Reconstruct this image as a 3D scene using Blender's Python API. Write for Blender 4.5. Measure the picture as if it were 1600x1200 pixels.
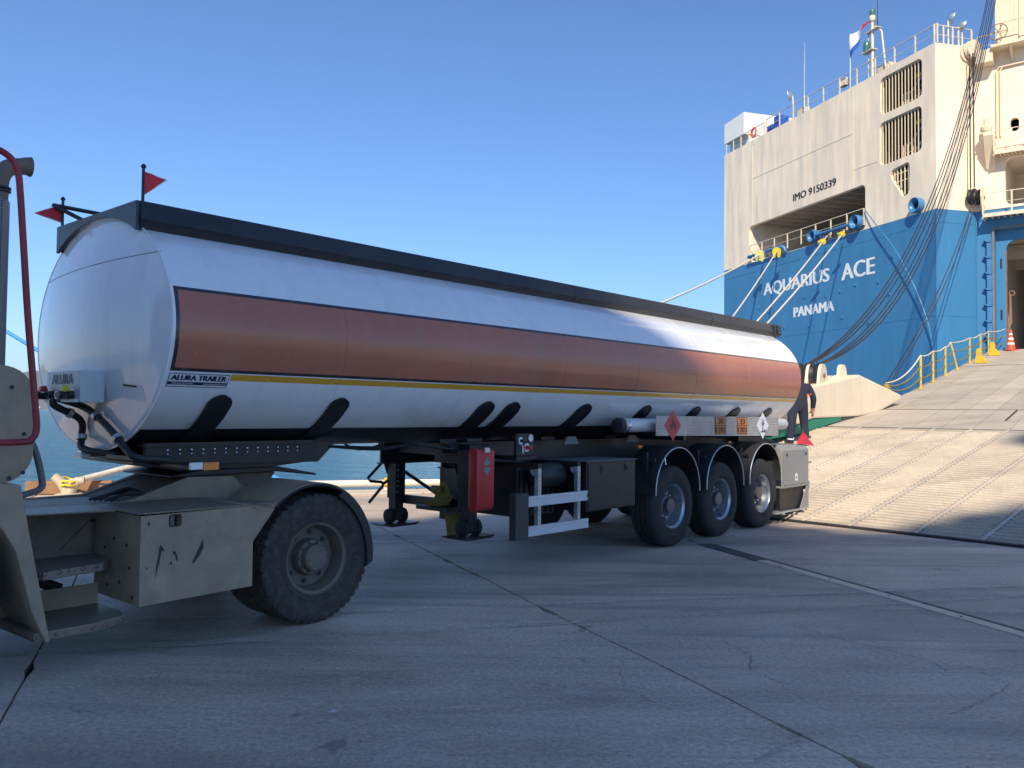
import bpy, bmesh, math, random
from mathutils import Vector, Matrix, geometry
random.seed(7)
SC = bpy.context.scene
COL = SC.collection
for o in list(bpy.data.objects): bpy.data.objects.remove(o)
R = math.radians

# ------------------------------------------------------------------ camera
cam_data = bpy.data.cameras.new('camera')
cam = bpy.data.objects.new('camera', cam_data); COL.objects.link(cam)
PITCH, ROLL = 0.0339, 0.0098
fw = Vector((0, math.cos(PITCH), math.sin(PITCH)))
up = Vector((0, -math.sin(PITCH), math.cos(PITCH))); rt = Vector((1, 0, 0))
rt2 = rt*math.cos(ROLL) + up*math.sin(ROLL); up2 = -rt*math.sin(ROLL) + up*math.cos(ROLL)
mw = Matrix.Identity(4)
for i in range(3):
    mw[i][0], mw[i][1], mw[i][2] = rt2[i], up2[i], -fw[i]
mw.translation = Vector((0, 0, 1.727))
cam.matrix_world = mw
cam_data.sensor_width = 36; cam_data.lens = 36*1328/1600
cam_data.clip_start = 0.05; cam_data.clip_end = 30000
SC.camera = cam
SC.render.resolution_x, SC.render.resolution_y = 1024, 768

# ------------------------------------------------------------------ sky, sun, exposure
SUN_AZ, SUN_EL = R(193), R(40)          # azimuth clockwise from +Y
sun_to = Vector((math.sin(SUN_AZ)*math.cos(SUN_EL), math.cos(SUN_AZ)*math.cos(SUN_EL), math.sin(SUN_EL)))
world = bpy.data.worlds.new('World'); SC.world = world; world.use_nodes = True
wn = world.node_tree.nodes; wl = world.node_tree.links
bg = wn['Background']
sky = wn.new('ShaderNodeTexSky'); sky.sky_type = 'NISHITA'; sky.sun_disc = False
sky.sun_elevation = SUN_EL; sky.sun_rotation = -SUN_AZ
sky.altitude = 0; sky.air_density = 1.0; sky.dust_density = 0.0; sky.ozone_density = 10.0
wl.new(sky.outputs[0], bg.inputs[0]); bg.inputs[1].default_value = 0.13
sd = bpy.data.lights.new('sun', 'SUN'); sd.energy = 4.6; sd.angle = R(0.53); sd.color = (1.0, 0.88, 0.69)
so = bpy.data.objects.new('sun', sd); COL.objects.link(so)
so.rotation_euler = (-sun_to).to_track_quat('-Z', 'Y').to_euler(); so.location = (0, -60, 90)
SC.view_settings.view_transform = 'Standard'; SC.view_settings.look = 'None'
SC.view_settings.exposure = 0.42; SC.view_settings.gamma = 1.0
SC.view_settings.use_curve_mapping = False
SC.render.engine = 'CYCLES'
SC.cycles.max_bounces = 7; SC.cycles.diffuse_bounces = 4; SC.cycles.glossy_bounces = 3; SC.cycles.volume_bounces = 0; SC.cycles.transparent_max_bounces = 6

# ------------------------------------------------------------------ materials
class NT:
    def __init__(s, name):
        s.m = bpy.data.materials.new(name); s.m.use_nodes = True
        s.n = s.m.node_tree.nodes; s.l = s.m.node_tree.links
        s.b = s.n['Principled BSDF']; s.out = s.n['Material Output']
    def new(s, t, **k):
        x = s.n.new(t)
        for a, v in k.items(): setattr(x, a, v)
        return x
    def link(s, a, b): s.l.new(a, b)
    def pos(s, scale=(1, 1, 1), rot=0.0):
        g = s.new('ShaderNodeNewGeometry'); mp = s.new('ShaderNodeMapping')
        mp.inputs['Scale'].default_value = scale; mp.inputs['Rotation'].default_value = (0, 0, rot)
        s.link(g.outputs['Position'], mp.inputs['Vector']); return mp.outputs[0]
    def noise(s, vec, scale, detail=4, rough=.55, dist=0):
        t = s.new('ShaderNodeTexNoise'); t.inputs['Scale'].default_value = scale
        t.inputs['Detail'].default_value = detail; t.inputs['Roughness'].default_value = rough
        t.inputs['Distortion'].default_value = dist
        if vec is not None: s.link(vec, t.inputs['Vector'])
        return t.outputs[0]
    def ramp(s, fac, stops):
        r = s.new('ShaderNodeValToRGB'); e = r.color_ramp.elements
        while len(e) < len(stops): e.new(0.5)
        for i, (p, c) in enumerate(stops):
            e[i].position = p; e[i].color = (c[0], c[1], c[2], 1) if not isinstance(c, (int, float)) else (c, c, c, 1)
        s.link(fac, r.inputs[0]); return r.outputs[0]
    def mix(s, fac, a, b, typ='MIX'):
        x = s.new('ShaderNodeMix', data_type='RGBA', blend_type=typ)
        for i, v in ((0, fac), (6, a), (7, b)):
            if isinstance(v, (int, float)): x.inputs[i].default_value = v
            elif isinstance(v, tuple): x.inputs[i].default_value = (*v, 1)
            else: s.link(v, x.inputs[i])
        return x.outputs[2]
    def math(s, op, a, b=0.0, c=0.0):
        x = s.new('ShaderNodeMath', operation=op)
        for i, v in enumerate((a, b, c)):
            if isinstance(v, (int, float)): x.inputs[i].default_value = v
            else: s.link(v, x.inputs[i])
        return x.outputs[0]
    def bump(s, h, strength=.3, dist=.01, prev=None):
        x = s.new('ShaderNodeBump'); x.inputs['Strength'].default_value = strength; x.inputs['Distance'].default_value = dist
        s.link(h, x.inputs['Height'])
        if prev is not None: s.link(prev, x.inputs['Normal'])
        return x.outputs[0]
    def set(s, **k):
        names = dict(col='Base Color', rough='Roughness', metal='Metallic', normal='Normal', coat='Coat Weight', spec='Specular IOR Level', coatr='Coat Roughness')
        for a, v in k.items():
            i = s.b.inputs[names[a]]
            if isinstance(v, (int, float)): i.default_value = v
            elif isinstance(v, tuple): i.default_value = (*v, 1)
            else: s.link(v, i)

def paint(name, col, rough=.45, metal=0., var=.12, scale=2.5, bump=.0, dirt=0., dirtcol=(.09, .075, .06), coat=0., bscale=60, streak=0., spec=.5):
    t = NT(name); p = t.pos()
    n1 = t.noise(p, scale, 4, .6)
    k = t.ramp(n1, [(.25, 1-var), (.75, 1+var)])
    c = t.mix(1.0, tuple(col), k, 'MULTIPLY')
    if dirt:
        n2 = t.noise(p, scale*2.3+.7, 5, .68)
        c = t.mix(t.ramp(n2, [(.45, 0.), (.8, dirt)]), c, dirtcol)
    if streak:
        ps = t.pos((7, 7, .35)); n4 = t.noise(ps, 1.0, 5, .6)
        c = t.mix(t.ramp(n4, [(.52, 0.), (.8, streak)]), c, (.22, .12, .06))
    rr = t.ramp(n1, [(.3, max(rough-.1, .03)), (.75, min(rough+.12, 1.))])
    t.set(col=c, rough=rr, metal=metal, coat=coat, spec=spec)
    if bump:
        t.set(normal=t.bump(t.noise(p, bscale, 3), bump, .01))
    return t.m

M = {}
M['black_paint'] = paint('black_paint', (.012, .013, .016), .42, var=.3, dirt=.25, dirtcol=(.05, .05, .05))
M['rail_black'] = paint('rail_black', (.02, .021, .024), .33, var=.35, scale=1.4, dirt=.35, dirtcol=(.05, .048, .047), bump=.12, bscale=4)
M['plastic_black'] = paint('plastic_black', (.022, .023, .025), .5, var=.2, dirt=.3, dirtcol=(.06, .06, .06))
M['bumper_grey'] = paint('bumper_grey', (.05, .052, .055), .6, var=.2)
M['rubber'] = paint('rubber', (.018, .018, .019), .78, var=.35, scale=7, dirt=.5, dirtcol=(.065, .058, .05), bump=.25, bscale=90)
M['rubber_dusty'] = paint('rubber_dusty', (.042, .036, .031), .85, var=.35, scale=7, dirt=.75, dirtcol=(.14, .11, .085), bump=.3, bscale=80)
M['steel_rim'] = paint('steel_rim', (.42, .44, .47), .33, metal=.75, var=.15, scale=8, dirt=.3, dirtcol=(.18, .17, .16))
M['rim_dusty'] = paint('rim_dusty', (.17, .135, .105), .62, metal=.1, var=.25, scale=9, dirt=.5, dirtcol=(.11, .095, .08))
M['hub_dark'] = paint('hub_dark', (.04, .04, .045), .5, metal=.3)
M['disc_dark'] = paint('disc_dark', (.13, .135, .145), .45, metal=.5, var=.2, scale=8)
M['galv'] = paint('galv', (.55, .57, .58), .42, metal=.7, var=.18, scale=14)
M['alu'] = paint('alu', (.62, .63, .65), .38, metal=.15, var=.05, scale=6)
M['chrome'] = paint('chrome', (.6, .62, .64), .22, metal=.9, var=.1)
M['beige'] = paint('beige', (.37, .275, .185), .55, var=.18, scale=2.2, dirt=.6, dirtcol=(.15, .125, .10), bump=.05)
M['beige_dark'] = paint('beige_dark', (.21, .16, .115), .65, var=.25, scale=3, dirt=.6, dirtcol=(.07, .06, .05))
M['scuff'] = paint('scuff', (.035, .033, .032), .7, var=.4, scale=30)
M['red'] = paint('red', (.50, .022, .025), .4, var=.15, dirt=.15)
M['red_rail'] = paint('red_rail', (.30, .018, .03), .42, var=.5, scale=5, dirt=.45, dirtcol=(.20, .10, .10))
M['grey_tube'] = paint('grey_tube', (.16, .16, .165), .55, var=.2, dirt=.3)
M['flag_red'] = paint('flag_red', (.72, .03, .045), .6, var=.1)
M['flag_white'] = paint('flag_white', (.75, .76, .78), .6, var=.05)
M['orange_plate'] = paint('orange_plate', (.62, .19, .045), .45, var=.06)
M['amber'] = paint('amber', (.75, .22, .03), .2, var=.08, coat=.6)
M['lamp_white'] = paint('lamp_white', (.75, .77, .8), .18, var=.04, coat=.6)
M['lamp_red'] = paint('lamp_red', (.5, .02, .02), .18, var=.04, coat=.6)
M['print_black'] = paint('print_black', (.013, .013, .016), .5, var=.1)
M['print_navy'] = paint('print_navy', (.012, .016, .06), .45, var=.1)
M['print_grey'] = paint('print_grey', (.20, .22, .25), .5, var=.05)
M['white_vinyl'] = paint('white_vinyl', (.74, .75, .77), .35, var=.03)
M['placard_red'] = paint('placard_red', (.55, .03, .045), .4, var=.08)
M['placard_flame'] = paint('placard_flame', (.16, .02, .03), .5, var=.05)
M['box_white'] = paint('box_white', (.62, .64, .65), .4, var=.06)
M['grey_box'] = paint('grey_box', (.24, .24, .225), .42, var=.1, scale=1.5, dirt=.2, dirtcol=(.17, .16, .14))
M['yellow'] = paint('yellow', (.66, .44, .025), .5, var=.15, dirt=.2)
M['yellow_old'] = paint('yellow_old', (.26, .18, .02), .55, var=.2, dirt=.3)
M['tap_red'] = paint('tap_red', (.6, .02, .03), .35)
M['tap_yellow'] = paint('tap_yellow', (.75, .62, .03), .35)
M['rust'] = paint('rust', (.24, .13, .08), .8, var=.4, scale=8)
M['cream'] = paint('cream', (.78, .65, .47), .5, var=.07, scale=.8, dirt=.12, dirtcol=(.45, .32, .20), streak=.25)
M['cream_rail'] = paint('cream_rail', (.76, .66, .50), .5, var=.15, scale=3, dirt=.5, dirtcol=(.42, .20, .09))
M['house_white'] = paint('house_white', (.80, .78, .74), .45, var=.04)
M['ship_fit_blue'] = paint('ship_fit_blue', (.05, .19, .40), .35, var=.12, coat=.2)
M['green_paint'] = paint('green_paint', (.012, .20, .115), .5, var=.1)
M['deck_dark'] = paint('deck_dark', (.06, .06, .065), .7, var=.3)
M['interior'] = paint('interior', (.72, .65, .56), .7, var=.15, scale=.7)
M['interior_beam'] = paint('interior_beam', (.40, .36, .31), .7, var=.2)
M['wire'] = paint('wire', (.035, .036, .038), .5, metal=.4, var=.3, scale=20)
M['rope'] = paint('rope', (.62, .56, .45), .85, var=.2, scale=12, bump=.5, bscale=40)
M['rope_blue'] = paint('rope_blue', (.06, .28, .72), .8, var=.2, scale=12, bump=.5, bscale=40)
M['guard_yellow'] = paint('guard_yellow', (.85, .62, .02), .5, var=.08)
M['guard_pale'] = paint('guard_pale', (.80, .74, .22), .5, var=.08)
M['cone_orange'] = paint('cone_orange', (.85, .09, .03), .5, var=.08)
M['refl_white'] = paint('refl_white', (.8, .8, .8), .4, var=.03)
M['glass_lamp'] = paint('glass_lamp', (.25, .3, .33), .08, var=.1, coat=1.)
M['glass_dark'] = paint('glass_dark', (.02, .025, .03), .05, var=.1, coat=.5)
M['navy_cloth'] = paint('navy_cloth', (.018, .022, .042), .9, var=.3, scale=9, bump=.4, bscale=30)
M['skin'] = paint('skin', (.42, .20, .13), .55, var=.08)
M['hair'] = paint('hair', (.02, .015, .012), .7)
M['boots'] = paint('boots', (.02, .018, .016), .6)
M['hivis'] = paint('hivis', (.95, .16, .04), .5, var=.05)
M['timber'] = paint('timber', (.28, .15, .08), .8, var=.35, scale=4, bump=.3)
M['bollard'] = paint('bollard', (.5, .42, .30), .6, var=.12, dirt=.3, dirtcol=(.35, .2, .1))
M['pipe_white'] = paint('pipe_white', (.72, .66, .55), .5, var=.1)
M['kerb'] = paint('kerb', (.58, .50, .39), .85, var=.15, scale=1.2, dirt=.3, dirtcol=(.3, .24, .18), bump=.3, bscale=25)
M['facade'] = paint('facade', (.6, .57, .53), .8, var=.1, scale=.2)
M['quay_base'] = paint('quay_base', (.08, .072, .062), .9, var=.2)
M['paper'] = paint('paper', (.75, .75, .73), .8)
M['panama_blue'] = paint('panama_blue', (.02, .10, .45), .6)
M['lampgreen'] = paint('lampgreen', (.05, .16, .13), .2, coat=.6)

# glossy tank paint: slight orange peel and long waves in the sheet
def gloss(name, col, rough=.10, var=.03, coat=.6):
    t = NT(name); p = t.pos()
    c = t.mix(1.0, tuple(col), t.ramp(t.noise(p, .9, 4), [(.3, 1-var), (.7, 1+var)]), 'MULTIPLY')
    dust = t.noise(p, 5, 5, .7)
    st = t.noise(t.pos((5, 5, .35)), 1.0, 4, .6); c = t.mix(t.ramp(st, [(.50, 0.), (.78, .22)]), c, (.30, .27, .23))
    t.set(col=c, rough=t.ramp(dust, [(.3, rough), (.8, rough+.12)]), coat=coat, coatr=.03)
    t.set(normal=t.bump(t.noise(p, 1.3, 2), .06, .02))
    return t.m
M['tank_white'] = gloss('tank_white', (.84, .84, .85), .12)
M['tank_brown'] = gloss('tank_brown', (.47, .155, .09), .2, .06, .25)
M['tank_yellow'] = gloss('tank_yellow', (.72, .36, .02), .2)
M['tank_outline'] = gloss('tank_outline', (.018, .016, .02), .25)
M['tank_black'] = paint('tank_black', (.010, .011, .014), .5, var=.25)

# diamond tread sheet
def tread(name, col, metal, scale=14):
    t = NT(name); p = t.pos((scale, scale, scale))
    v = t.new('ShaderNodeTexVoronoi', feature='F1'); v.inputs['Randomness'].default_value = .15
    v.inputs['Scale'].default_value = 1.; t.link(p, v.inputs['Vector'])
    h = t.ramp(v.outputs[0], [(.18, 1.), (.36, 0.)])
    d = t.noise(t.pos(), 4, 6)
    c = t.mix(t.ramp(d, [(.4, 0.), (.8, .45)]), tuple(col), (.16, .14, .12))
    c = t.mix(t.ramp(h, [(0., .35), (1., 0.)]), c, (.10, .09, .08)); t.set(col=c, rough=.42, metal=metal, normal=t.bump(h, 1.0, .015)); return t.m
M['tread_alu'] = tread('tread_alu', (.62, .60, .58), .35, 22)
M['tread_deck'] = tread('tread_deck', (.33, .26, .195), .2, 22)

# quay concrete
def concrete():
    t = NT('quay_concrete'); p = t.pos()
    big = t.noise(p, .22, 5, .6, .6); mid = t.noise(t.pos((.35, 1.5, 1), R(-16)), .8, 7, .66, .5); fine = t.noise(p, 30, 6, .7)
    c = t.ramp(big, [(.28, (.38, .305, .245)), (.50, (.53, .415, .315)), (.72, (.62, .48, .36))])
    c = t.mix(1.0, c, t.ramp(mid, [(.30, .66), (.50, 1.0), (.72, 1.22)]), 'MULTIPLY')
    c = t.mix(1.0, c, t.ramp(fine, [(.3, .66), (.7, 1.3)]), 'MULTIPLY')
    # worn tyre tracks running along the quay, dark rubber film in long smears
    tr = t.noise(t.pos((.10, 1.1, 1), R(-14)), 1.0, 4, .6, .9)
    c = t.mix(t.ramp(tr, [(.48, 0.), (.62, .55)]), c, (.22, .20, .18))
    sp = t.noise(p, 2.2, 8, .75, 1.2)
    c = t.mix(t.ramp(sp, [(.56, 0.), (.68, .5)]), c, (.60, .55, .47))
    sp2 = t.noise(p, 9, 3, .6)
    c = t.mix(t.ramp(sp2, [(.71, 0.), (.75, .6)]), c, (.10, .095, .09))
    sk = t.noise(t.pos((.05, 5.5, 1), R(-11)), 1.0, 3, .5, .5)          # skid lines
    c = t.mix(t.ramp(sk, [(.60, 0.), (.70, .26)]), c, (.19, .16, .135))
    vo = t.new('ShaderNodeTexVoronoi', feature='F1'); vo.inputs['Scale'].default_value = .55; t.link(t.pos((.6, 1.3, 1), R(-16)), vo.inputs['Vector'])
    c = t.mix(1.0, c, t.ramp(vo.outputs[0], [(.15, .86), (.6, 1.06)]), 'MULTIPLY')
    oil = t.noise(p, .75, 5, .6, 2.0)
    c = t.mix(t.ramp(oil, [(.64, 0.), (.70, .55)]), c, (.13, .12, .11))
    grit = t.noise(p, 160, 2, .5); c = t.mix(1.0, c, t.ramp(grit, [(.3, .75), (.7, 1.25)]), 'MULTIPLY')
    oi = t.new('ShaderNodeObjectInfo')
    c = t.mix(1.0, c, t.ramp(oi.outputs['Random'], [(0., .9), (1., 1.1)]), 'MULTIPLY')
    rg = t.ramp(t.noise(p, 1.3, 6, .65), [(.3, .52), (.7, .8)])
    t.set(col=c, rough=rg, spec=.45)
    n = t.bump(fine, .35, .006); n = t.bump(mid, .25, .02, n); t.set(normal=n)
    return t.m
M['concrete'] = concrete()

def worn_paint():
    t = NT('worn_line_paint'); p = t.pos()
    n = t.noise(p, 14, 8, .75); n2 = t.noise(p, 1.1, 3)
    a = t.math('ADD', t.math('MULTIPLY', n, .75), t.math('MULTIPLY', n2, .45))
    t.set(col=(.66, .575, .45), rough=.75)
    tr = t.new('ShaderNodeBsdfTransparent'); mx = t.new('ShaderNodeMixShader')
    t.link(t.ramp(a, [(.52, 0.), (.74, .75)]), mx.inputs[0]); t.link(tr.outputs[0], mx.inputs[1]); t.link(t.b.outputs[0], mx.inputs[2])
    t.link(mx.outputs[0], t.out.inputs[0]); return t.m
M['worn_line'] = worn_paint()
M['strip_steel'] = paint('strip_steel', (.60, .53, .43), .55, metal=.2, var=.15, scale=2, dirt=.35, dirtcol=(.12, .105, .09))
M['strip_dark'] = paint('strip_dark', (.07, .068, .066), .7, var=.3, scale=5)
M['crack'] = paint('crack', (.06, .055, .05), .95)

def rampmat(name, base):
    t = NT(name); p = t.pos()
    oi = t.new('ShaderNodeObjectInfo')
    c = t.mix(1.0, base, t.ramp(oi.outputs['Random'], [(0., .88), (1., 1.06)]), 'MULTIPLY')
    n = t.noise(p, .9, 7, .65); c = t.mix(1.0, c, t.ramp(n, [(.3, .82), (.7, 1.12)]), 'MULTIPLY')
    f = t.noise(p, 25, 6, .7); c = t.mix(1.0, c, t.ramp(f, [(.3, .86), (.7, 1.1)]), 'MULTIPLY')
    rs = t.noise(t.pos((2.4, .8, 1), R(-42)), 1.2, 5, .7); c = t.mix(t.ramp(rs, [(.60, 0.), (.78, .5)]), c, (.22, .12, .085))
    tk = t.noise(t.pos((.12, 2.2, 1), R(-45)), 1.0, 4, .6, .3); c = t.mix(t.ramp(tk, [(.50, 0.), (.66, .25)]), c, (.22, .18, .145))
    t.set(col=c, rough=.75, normal=t.bump(f, .3, .006)); return t.m
M['ramp_deck'] = rampmat('ramp_deck', (.50, .43, .345))
M['ramp_flap'] = rampmat('ramp_flap', (.46, .38, .29))
M['ramp_bar'] = rampmat('ramp_bar', (.56, .475, .37))
M['ramp_strip'] = rampmat('ramp_strip', (.60, .52, .42))

# ship plating with the hungry-horse dents of welded sheets
def plating(name, col, dirty, bumpd):
    t = NT(name)
    g = t.new('ShaderNodeNewGeometry'); d = t.new('ShaderNodeVectorMath', operation='DOT_PRODUCT')
    t.link(g.outputs['Position'], d.inputs[0]); d.inputs[1].default_value = (-.29, .957, 0)
    d2 = t.new('ShaderNodeVectorMath', operation='DOT_PRODUCT'); t.link(g.outputs['Position'], d2.inputs[0]); d2.inputs[1].default_value = (.957, .29, 0)
    sep = t.new('ShaderNodeSeparateXYZ'); t.link(g.outputs['Position'], sep.inputs[0])
    cb = t.new('ShaderNodeCombineXYZ'); t.link(d.outputs['Value'], cb.inputs[0]); t.link(d2.outputs['Value'], cb.inputs[1])
    t.link(t.math('MULTIPLY', sep.outputs[2], .22), cb.inputs[2])
    dent = t.noise(cb.outputs[0], .95, 2, .4)
    p = t.pos()
    c = t.mix(1.0, tuple(col), t.ramp(t.noise(p, .35, 5), [(.3, .92), (.7, 1.06)]), 'MULTIPLY')
    cs = t.new('ShaderNodeMapping'); cs.inputs['Scale'].default_value = (2.6, 2.6, .5); t.link(cb.outputs[0], cs.inputs[0])
    st = t.noise(cs.outputs[0], 1.0, 6, .65)
    c = t.mix(t.ramp(st, [(.55, 0.), (.85, .30)]), c, dirty)
    t.set(col=c, rough=.42, normal=t.bump(dent, .8, bumpd)); return t.m
M['ship_cream'] = plating('ship_cream', (.90, .745, .56), (.70, .55, .39), .16)
M['ship_blue'] = plating('ship_blue', (.045, .20, .40), (.08, .24, .38), .11)

def water():
    t = NT('sea_water')
    n1 = t.noise(t.pos((.16, .5, 1), R(-10)), 1.0, 7, .62, .6); n2 = t.noise(t.pos((.8, 2.2, 1), R(8)), 1.0, 5, .6, .4)
    t.set(col=(.0, .19, .37), rough=.07, spec=.5)
    t.b.inputs['IOR'].default_value = 1.33
    n = t.bump(n1, 1.0, 1.8); n = t.bump(n2, 1.0, .7, n); t.set(normal=n); return t.m
M['sea'] = water()
M['hill'] = paint('hill', (.10, .105, .08), .95, var=.3, scale=.004)
# ------------------------------------------------------------------ geometry helpers
INV = {}
def V(*a): return Vector(a)
class MB:
    def __init__(s): s.v = []; s.f = []; s.mi = []
    def add(s, vs, fs, mi=0):
        o = len(s.v); s.v += [Vector(p) for p in vs]; s.f += [tuple(i+o for i in f) for f in fs]; s.mi += [mi]*len(fs); return s
    def box(s, F, a0, a1, b0, b1, c0, c1, mi=0):
        vs = [F(a, b, c) for a in (a0, a1) for b in (b0, b1) for c in (c0, c1)]
        return s.add(vs, [(0, 1, 3, 2), (4, 6, 7, 5), (0, 4, 5, 1), (2, 3, 7, 6), (0, 2, 6, 4), (1, 5, 7, 3)], mi)
    def prism(s, F, poly, b0, b1, mi=0):          # poly of (a, c), extruded along b
        n = len(poly); vs = [F(a, b0, c) for a, c in poly] + [F(a, b1, c) for a, c in poly]
        return s.add(vs, [tuple(range(n)), tuple(range(2*n-1, n-1, -1))] + [(i, (i+1) % n, n+(i+1) % n, n+i) for i in range(n)], mi)
    def prism_b(s, F, poly, a0, a1, mi=0):        # poly of (b, c), extruded along a
        return s.prism(lambda b, a, c: F(a, b, c), poly, a0, a1, mi)
    def slab(s, F, poly, c0, c1, mi=0):           # poly of (a, b), extruded along c
        return s.prism(lambda a, c, b: F(a, b, c), poly, c0, c1, mi)
    def tube(s, pts, r, n=8, mi=0, caps=True, closed=False):
        pts = [Vector(p) for p in pts]; m = len(pts); o = len(s.v)
        rs = r if isinstance(r, (list, tuple)) else [r]*m
        tang = []
        for i in range(m):
            a = pts[(i-1) % m] if (i > 0 or closed) else pts[0]; b = pts[(i+1) % m] if (i < m-1 or closed) else pts[-1]
            tang.append((b-a).normalized())
        ref = Vector((0, 0, 1)) if abs(tang[0].z) < .9 else Vector((1, 0, 0))
        u = tang[0].cross(ref).normalized()
        for i in range(m):
            u = (u - tang[i]*u.dot(tang[i])).normalized(); w = tang[i].cross(u)
            for k in range(n):
                a = 2*math.pi*k/n; s.v.append(pts[i] + (u*math.cos(a)+w*math.sin(a))*rs[i])
        q = m if closed else m-1
        for i in range(q):
            j = (i+1) % m
            for k in range(n):
                l = (k+1) % n; s.f.append((o+i*n+k, o+i*n+l, o+j*n+l, o+j*n+k)); s.mi.append(mi)
        if caps and not closed:
            s.f.append(tuple(o+k for k in range(n))[::-1]); s.f.append(tuple(o+(m-1)*n+k for k in range(n))); s.mi += [mi, mi]
        return s
    def lathe(s, F, prof, n=48, mi=0, closed=False, mod=None, mis=None, caps=True):   # F(x, y, axis); prof of (r, h)
        o = len(s.v); m = len(prof)
        for i, (r, h) in enumerate(prof):
            for k in range(n):
                a = 2*math.pi*k/n; rr = r + (mod(i, k) if mod else 0)
                s.v.append(F(rr*math.cos(a), rr*math.sin(a), h))
        for i in range(m if closed else m-1):
            j = (i+1) % m
            for k in range(n):
                l = (k+1) % n; s.f.append((o+i*n+k, o+i*n+l, o+j*n+l, o+j*n+k)); s.mi.append(mis[i] if mis else mi)
        if not closed and caps:
            for i in (0, m-1):
                if prof[i][0] > 1e-4: s.f.append(tuple(o+i*n+k for k in range(n))); s.mi.append(mi)
        return s
    def holed(s, F, outer, holes, depth, mi=0, hmi=None):   # sheet with openings in plane (a, c) at b=0, reveals to b=-depth
        loops = [outer]+holes; flat = [p for l in loops for p in l]
        tris = geometry.tessellate_polygon([[Vector((a, c, 0)) for a, c in l] for l in loops])
        s.add([F(a, 0, c) for a, c in flat], [tuple(t) for t in tris], mi)
        for h in holes:
            n = len(h); s.add([F(a, 0, c) for a, c in h]+[F(a, -depth, c) for a, c in h], [(i, (i+1) % n, n+(i+1) % n, n+i) for i in range(n)], mi if hmi is None else hmi)
        return s
    def build(s, name, mats, parent=None, smooth=None, bevel=None, kind=None, label=None, norm=True):
        assert all(0 <= i < len(s.v) for f in s.f for i in f), name
        me = bpy.data.meshes.new(name)
        inv = INV[parent.name] if parent is not None else Matrix.Identity(4)
        me.from_pydata([inv @ p for p in s.v], [], s.f)
        if not isinstance(mats, (list, tuple)): mats = [mats]
        for m in mats: me.materials.append(M[m] if isinstance(m, str) else m)
        me.polygons.foreach_set('material_index', s.mi)
        bm = bmesh.new(); bm.from_mesh(me)
        if norm: bmesh.ops.recalc_face_normals(bm, faces=bm.faces)
        if bevel:
            ed = [e for e in bm.edges if len(e.link_faces) == 2 and e.calc_face_angle() > .5]
            bmesh.ops.bevel(bm, geom=ed, offset=bevel, segments=2, affect='EDGES', profile=.6, clamp_overlap=True)
        bm.to_mesh(me); bm.free()
        if smooth is not None:
            me.shade_smooth(); me.set_sharp_from_angle(angle=R(smooth))
        o = bpy.data.objects.new(name, me); COL.objects.link(o)
        if parent is not None: o.parent = parent; INV[o.name] = INV[parent.name]
        else: INV[o.name] = Matrix.Identity(4)
        if kind: o['kind'] = kind
        if label: o['label'] = label
        return o

def tag(o, label, cat, group=None, kind=None):
    if kind: o['kind'] = kind; 
    if label: o['label'] = label
    if cat: o['category'] = cat
    if group: o['group'] = group
    return o
def thing(name, label, cat, loc=(0, 0, 0), rotz=0, group=None):
    o = bpy.data.objects.new(name, None); COL.objects.link(o); o.empty_display_size = .3
    o.location = loc; o.rotation_euler = (0, 0, rotz)
    INV[o.name] = (Matrix.Translation(Vector(loc)) @ Matrix.Rotation(rotz, 4, 'Z')).inverted()
    return tag(o, label, cat, group)
def rrect(a0, a1, c0, c1, r, n=5):
    out = []
    for cx, cy, s in ((a1-r, c1-r, 0), (a0+r, c1-r, 90), (a0+r, c0+r, 180), (a1-r, c0+r, 270)):
        for i in range(n+1):
            a = R(s+90*i/n); out.append((cx+r*math.cos(a), cy+r*math.sin(a)))
    return out
def circ(a, c, r, n=24): return [(a+r*math.cos(2*math.pi*i/n), c+r*math.sin(2*math.pi*i/n)) for i in range(n)]
W0 = lambda x, y, z: Vector((x, y, z))
def frame(o, x, y, z):
    o, x, y, z = Vector(o), Vector(x), Vector(y), Vector(z)
    return lambda a, b, c: o+x*a+y*b+z*c
def smoothpath(pts, n=6):
    P = [Vector(p) for p in pts]; out = []
    for i in range(len(P)-1):
        p0, p1, p2, p3 = P[max(i-1, 0)], P[i], P[i+1], P[min(i+2, len(P)-1)]
        for k in range(n):
            t = k/n; out.append(.5*((2*p1)+(p2-p0)*t+(2*p0-5*p1+4*p2-p3)*t*t+(3*p1-p0-3*p2+p3)*t**3))
    out.append(P[-1]); return out
def sagline(a, b, sag, n=24):
    a, b = Vector(a), Vector(b)
    return [a+(b-a)*(i/n)-Vector((0, 0, 4*sag*(i/n)*(1-i/n))) for i in range(n+1)]
def text2d(body, offset=.02, shear=0):
    cu = bpy.data.curves.new('txt', 'FONT'); cu.body = body; cu.size = 1; cu.offset = offset; cu.resolution_u = 3; cu.shear = shear
    o = bpy.data.objects.new('txt', cu); COL.objects.link(o)
    dg = bpy.context.evaluated_depsgraph_get(); dg.update()
    me = bpy.data.meshes.new_from_object(o.evaluated_get(dg))
    vs = [(v.co.x, v.co.y) for v in me.vertices]; fs = [tuple(p.vertices) for p in me.polygons]
    bpy.data.objects.remove(o); bpy.data.meshes.remove(me); bpy.data.curves.remove(cu)
    x0 = min(v[0] for v in vs); x1 = max(v[0] for v in vs); y0 = min(v[1] for v in vs); y1 = max(v[1] for v in vs)
    return [((x-x0)/(x1-x0), (y-y0)/(y1-y0)) for x, y in vs], fs
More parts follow.
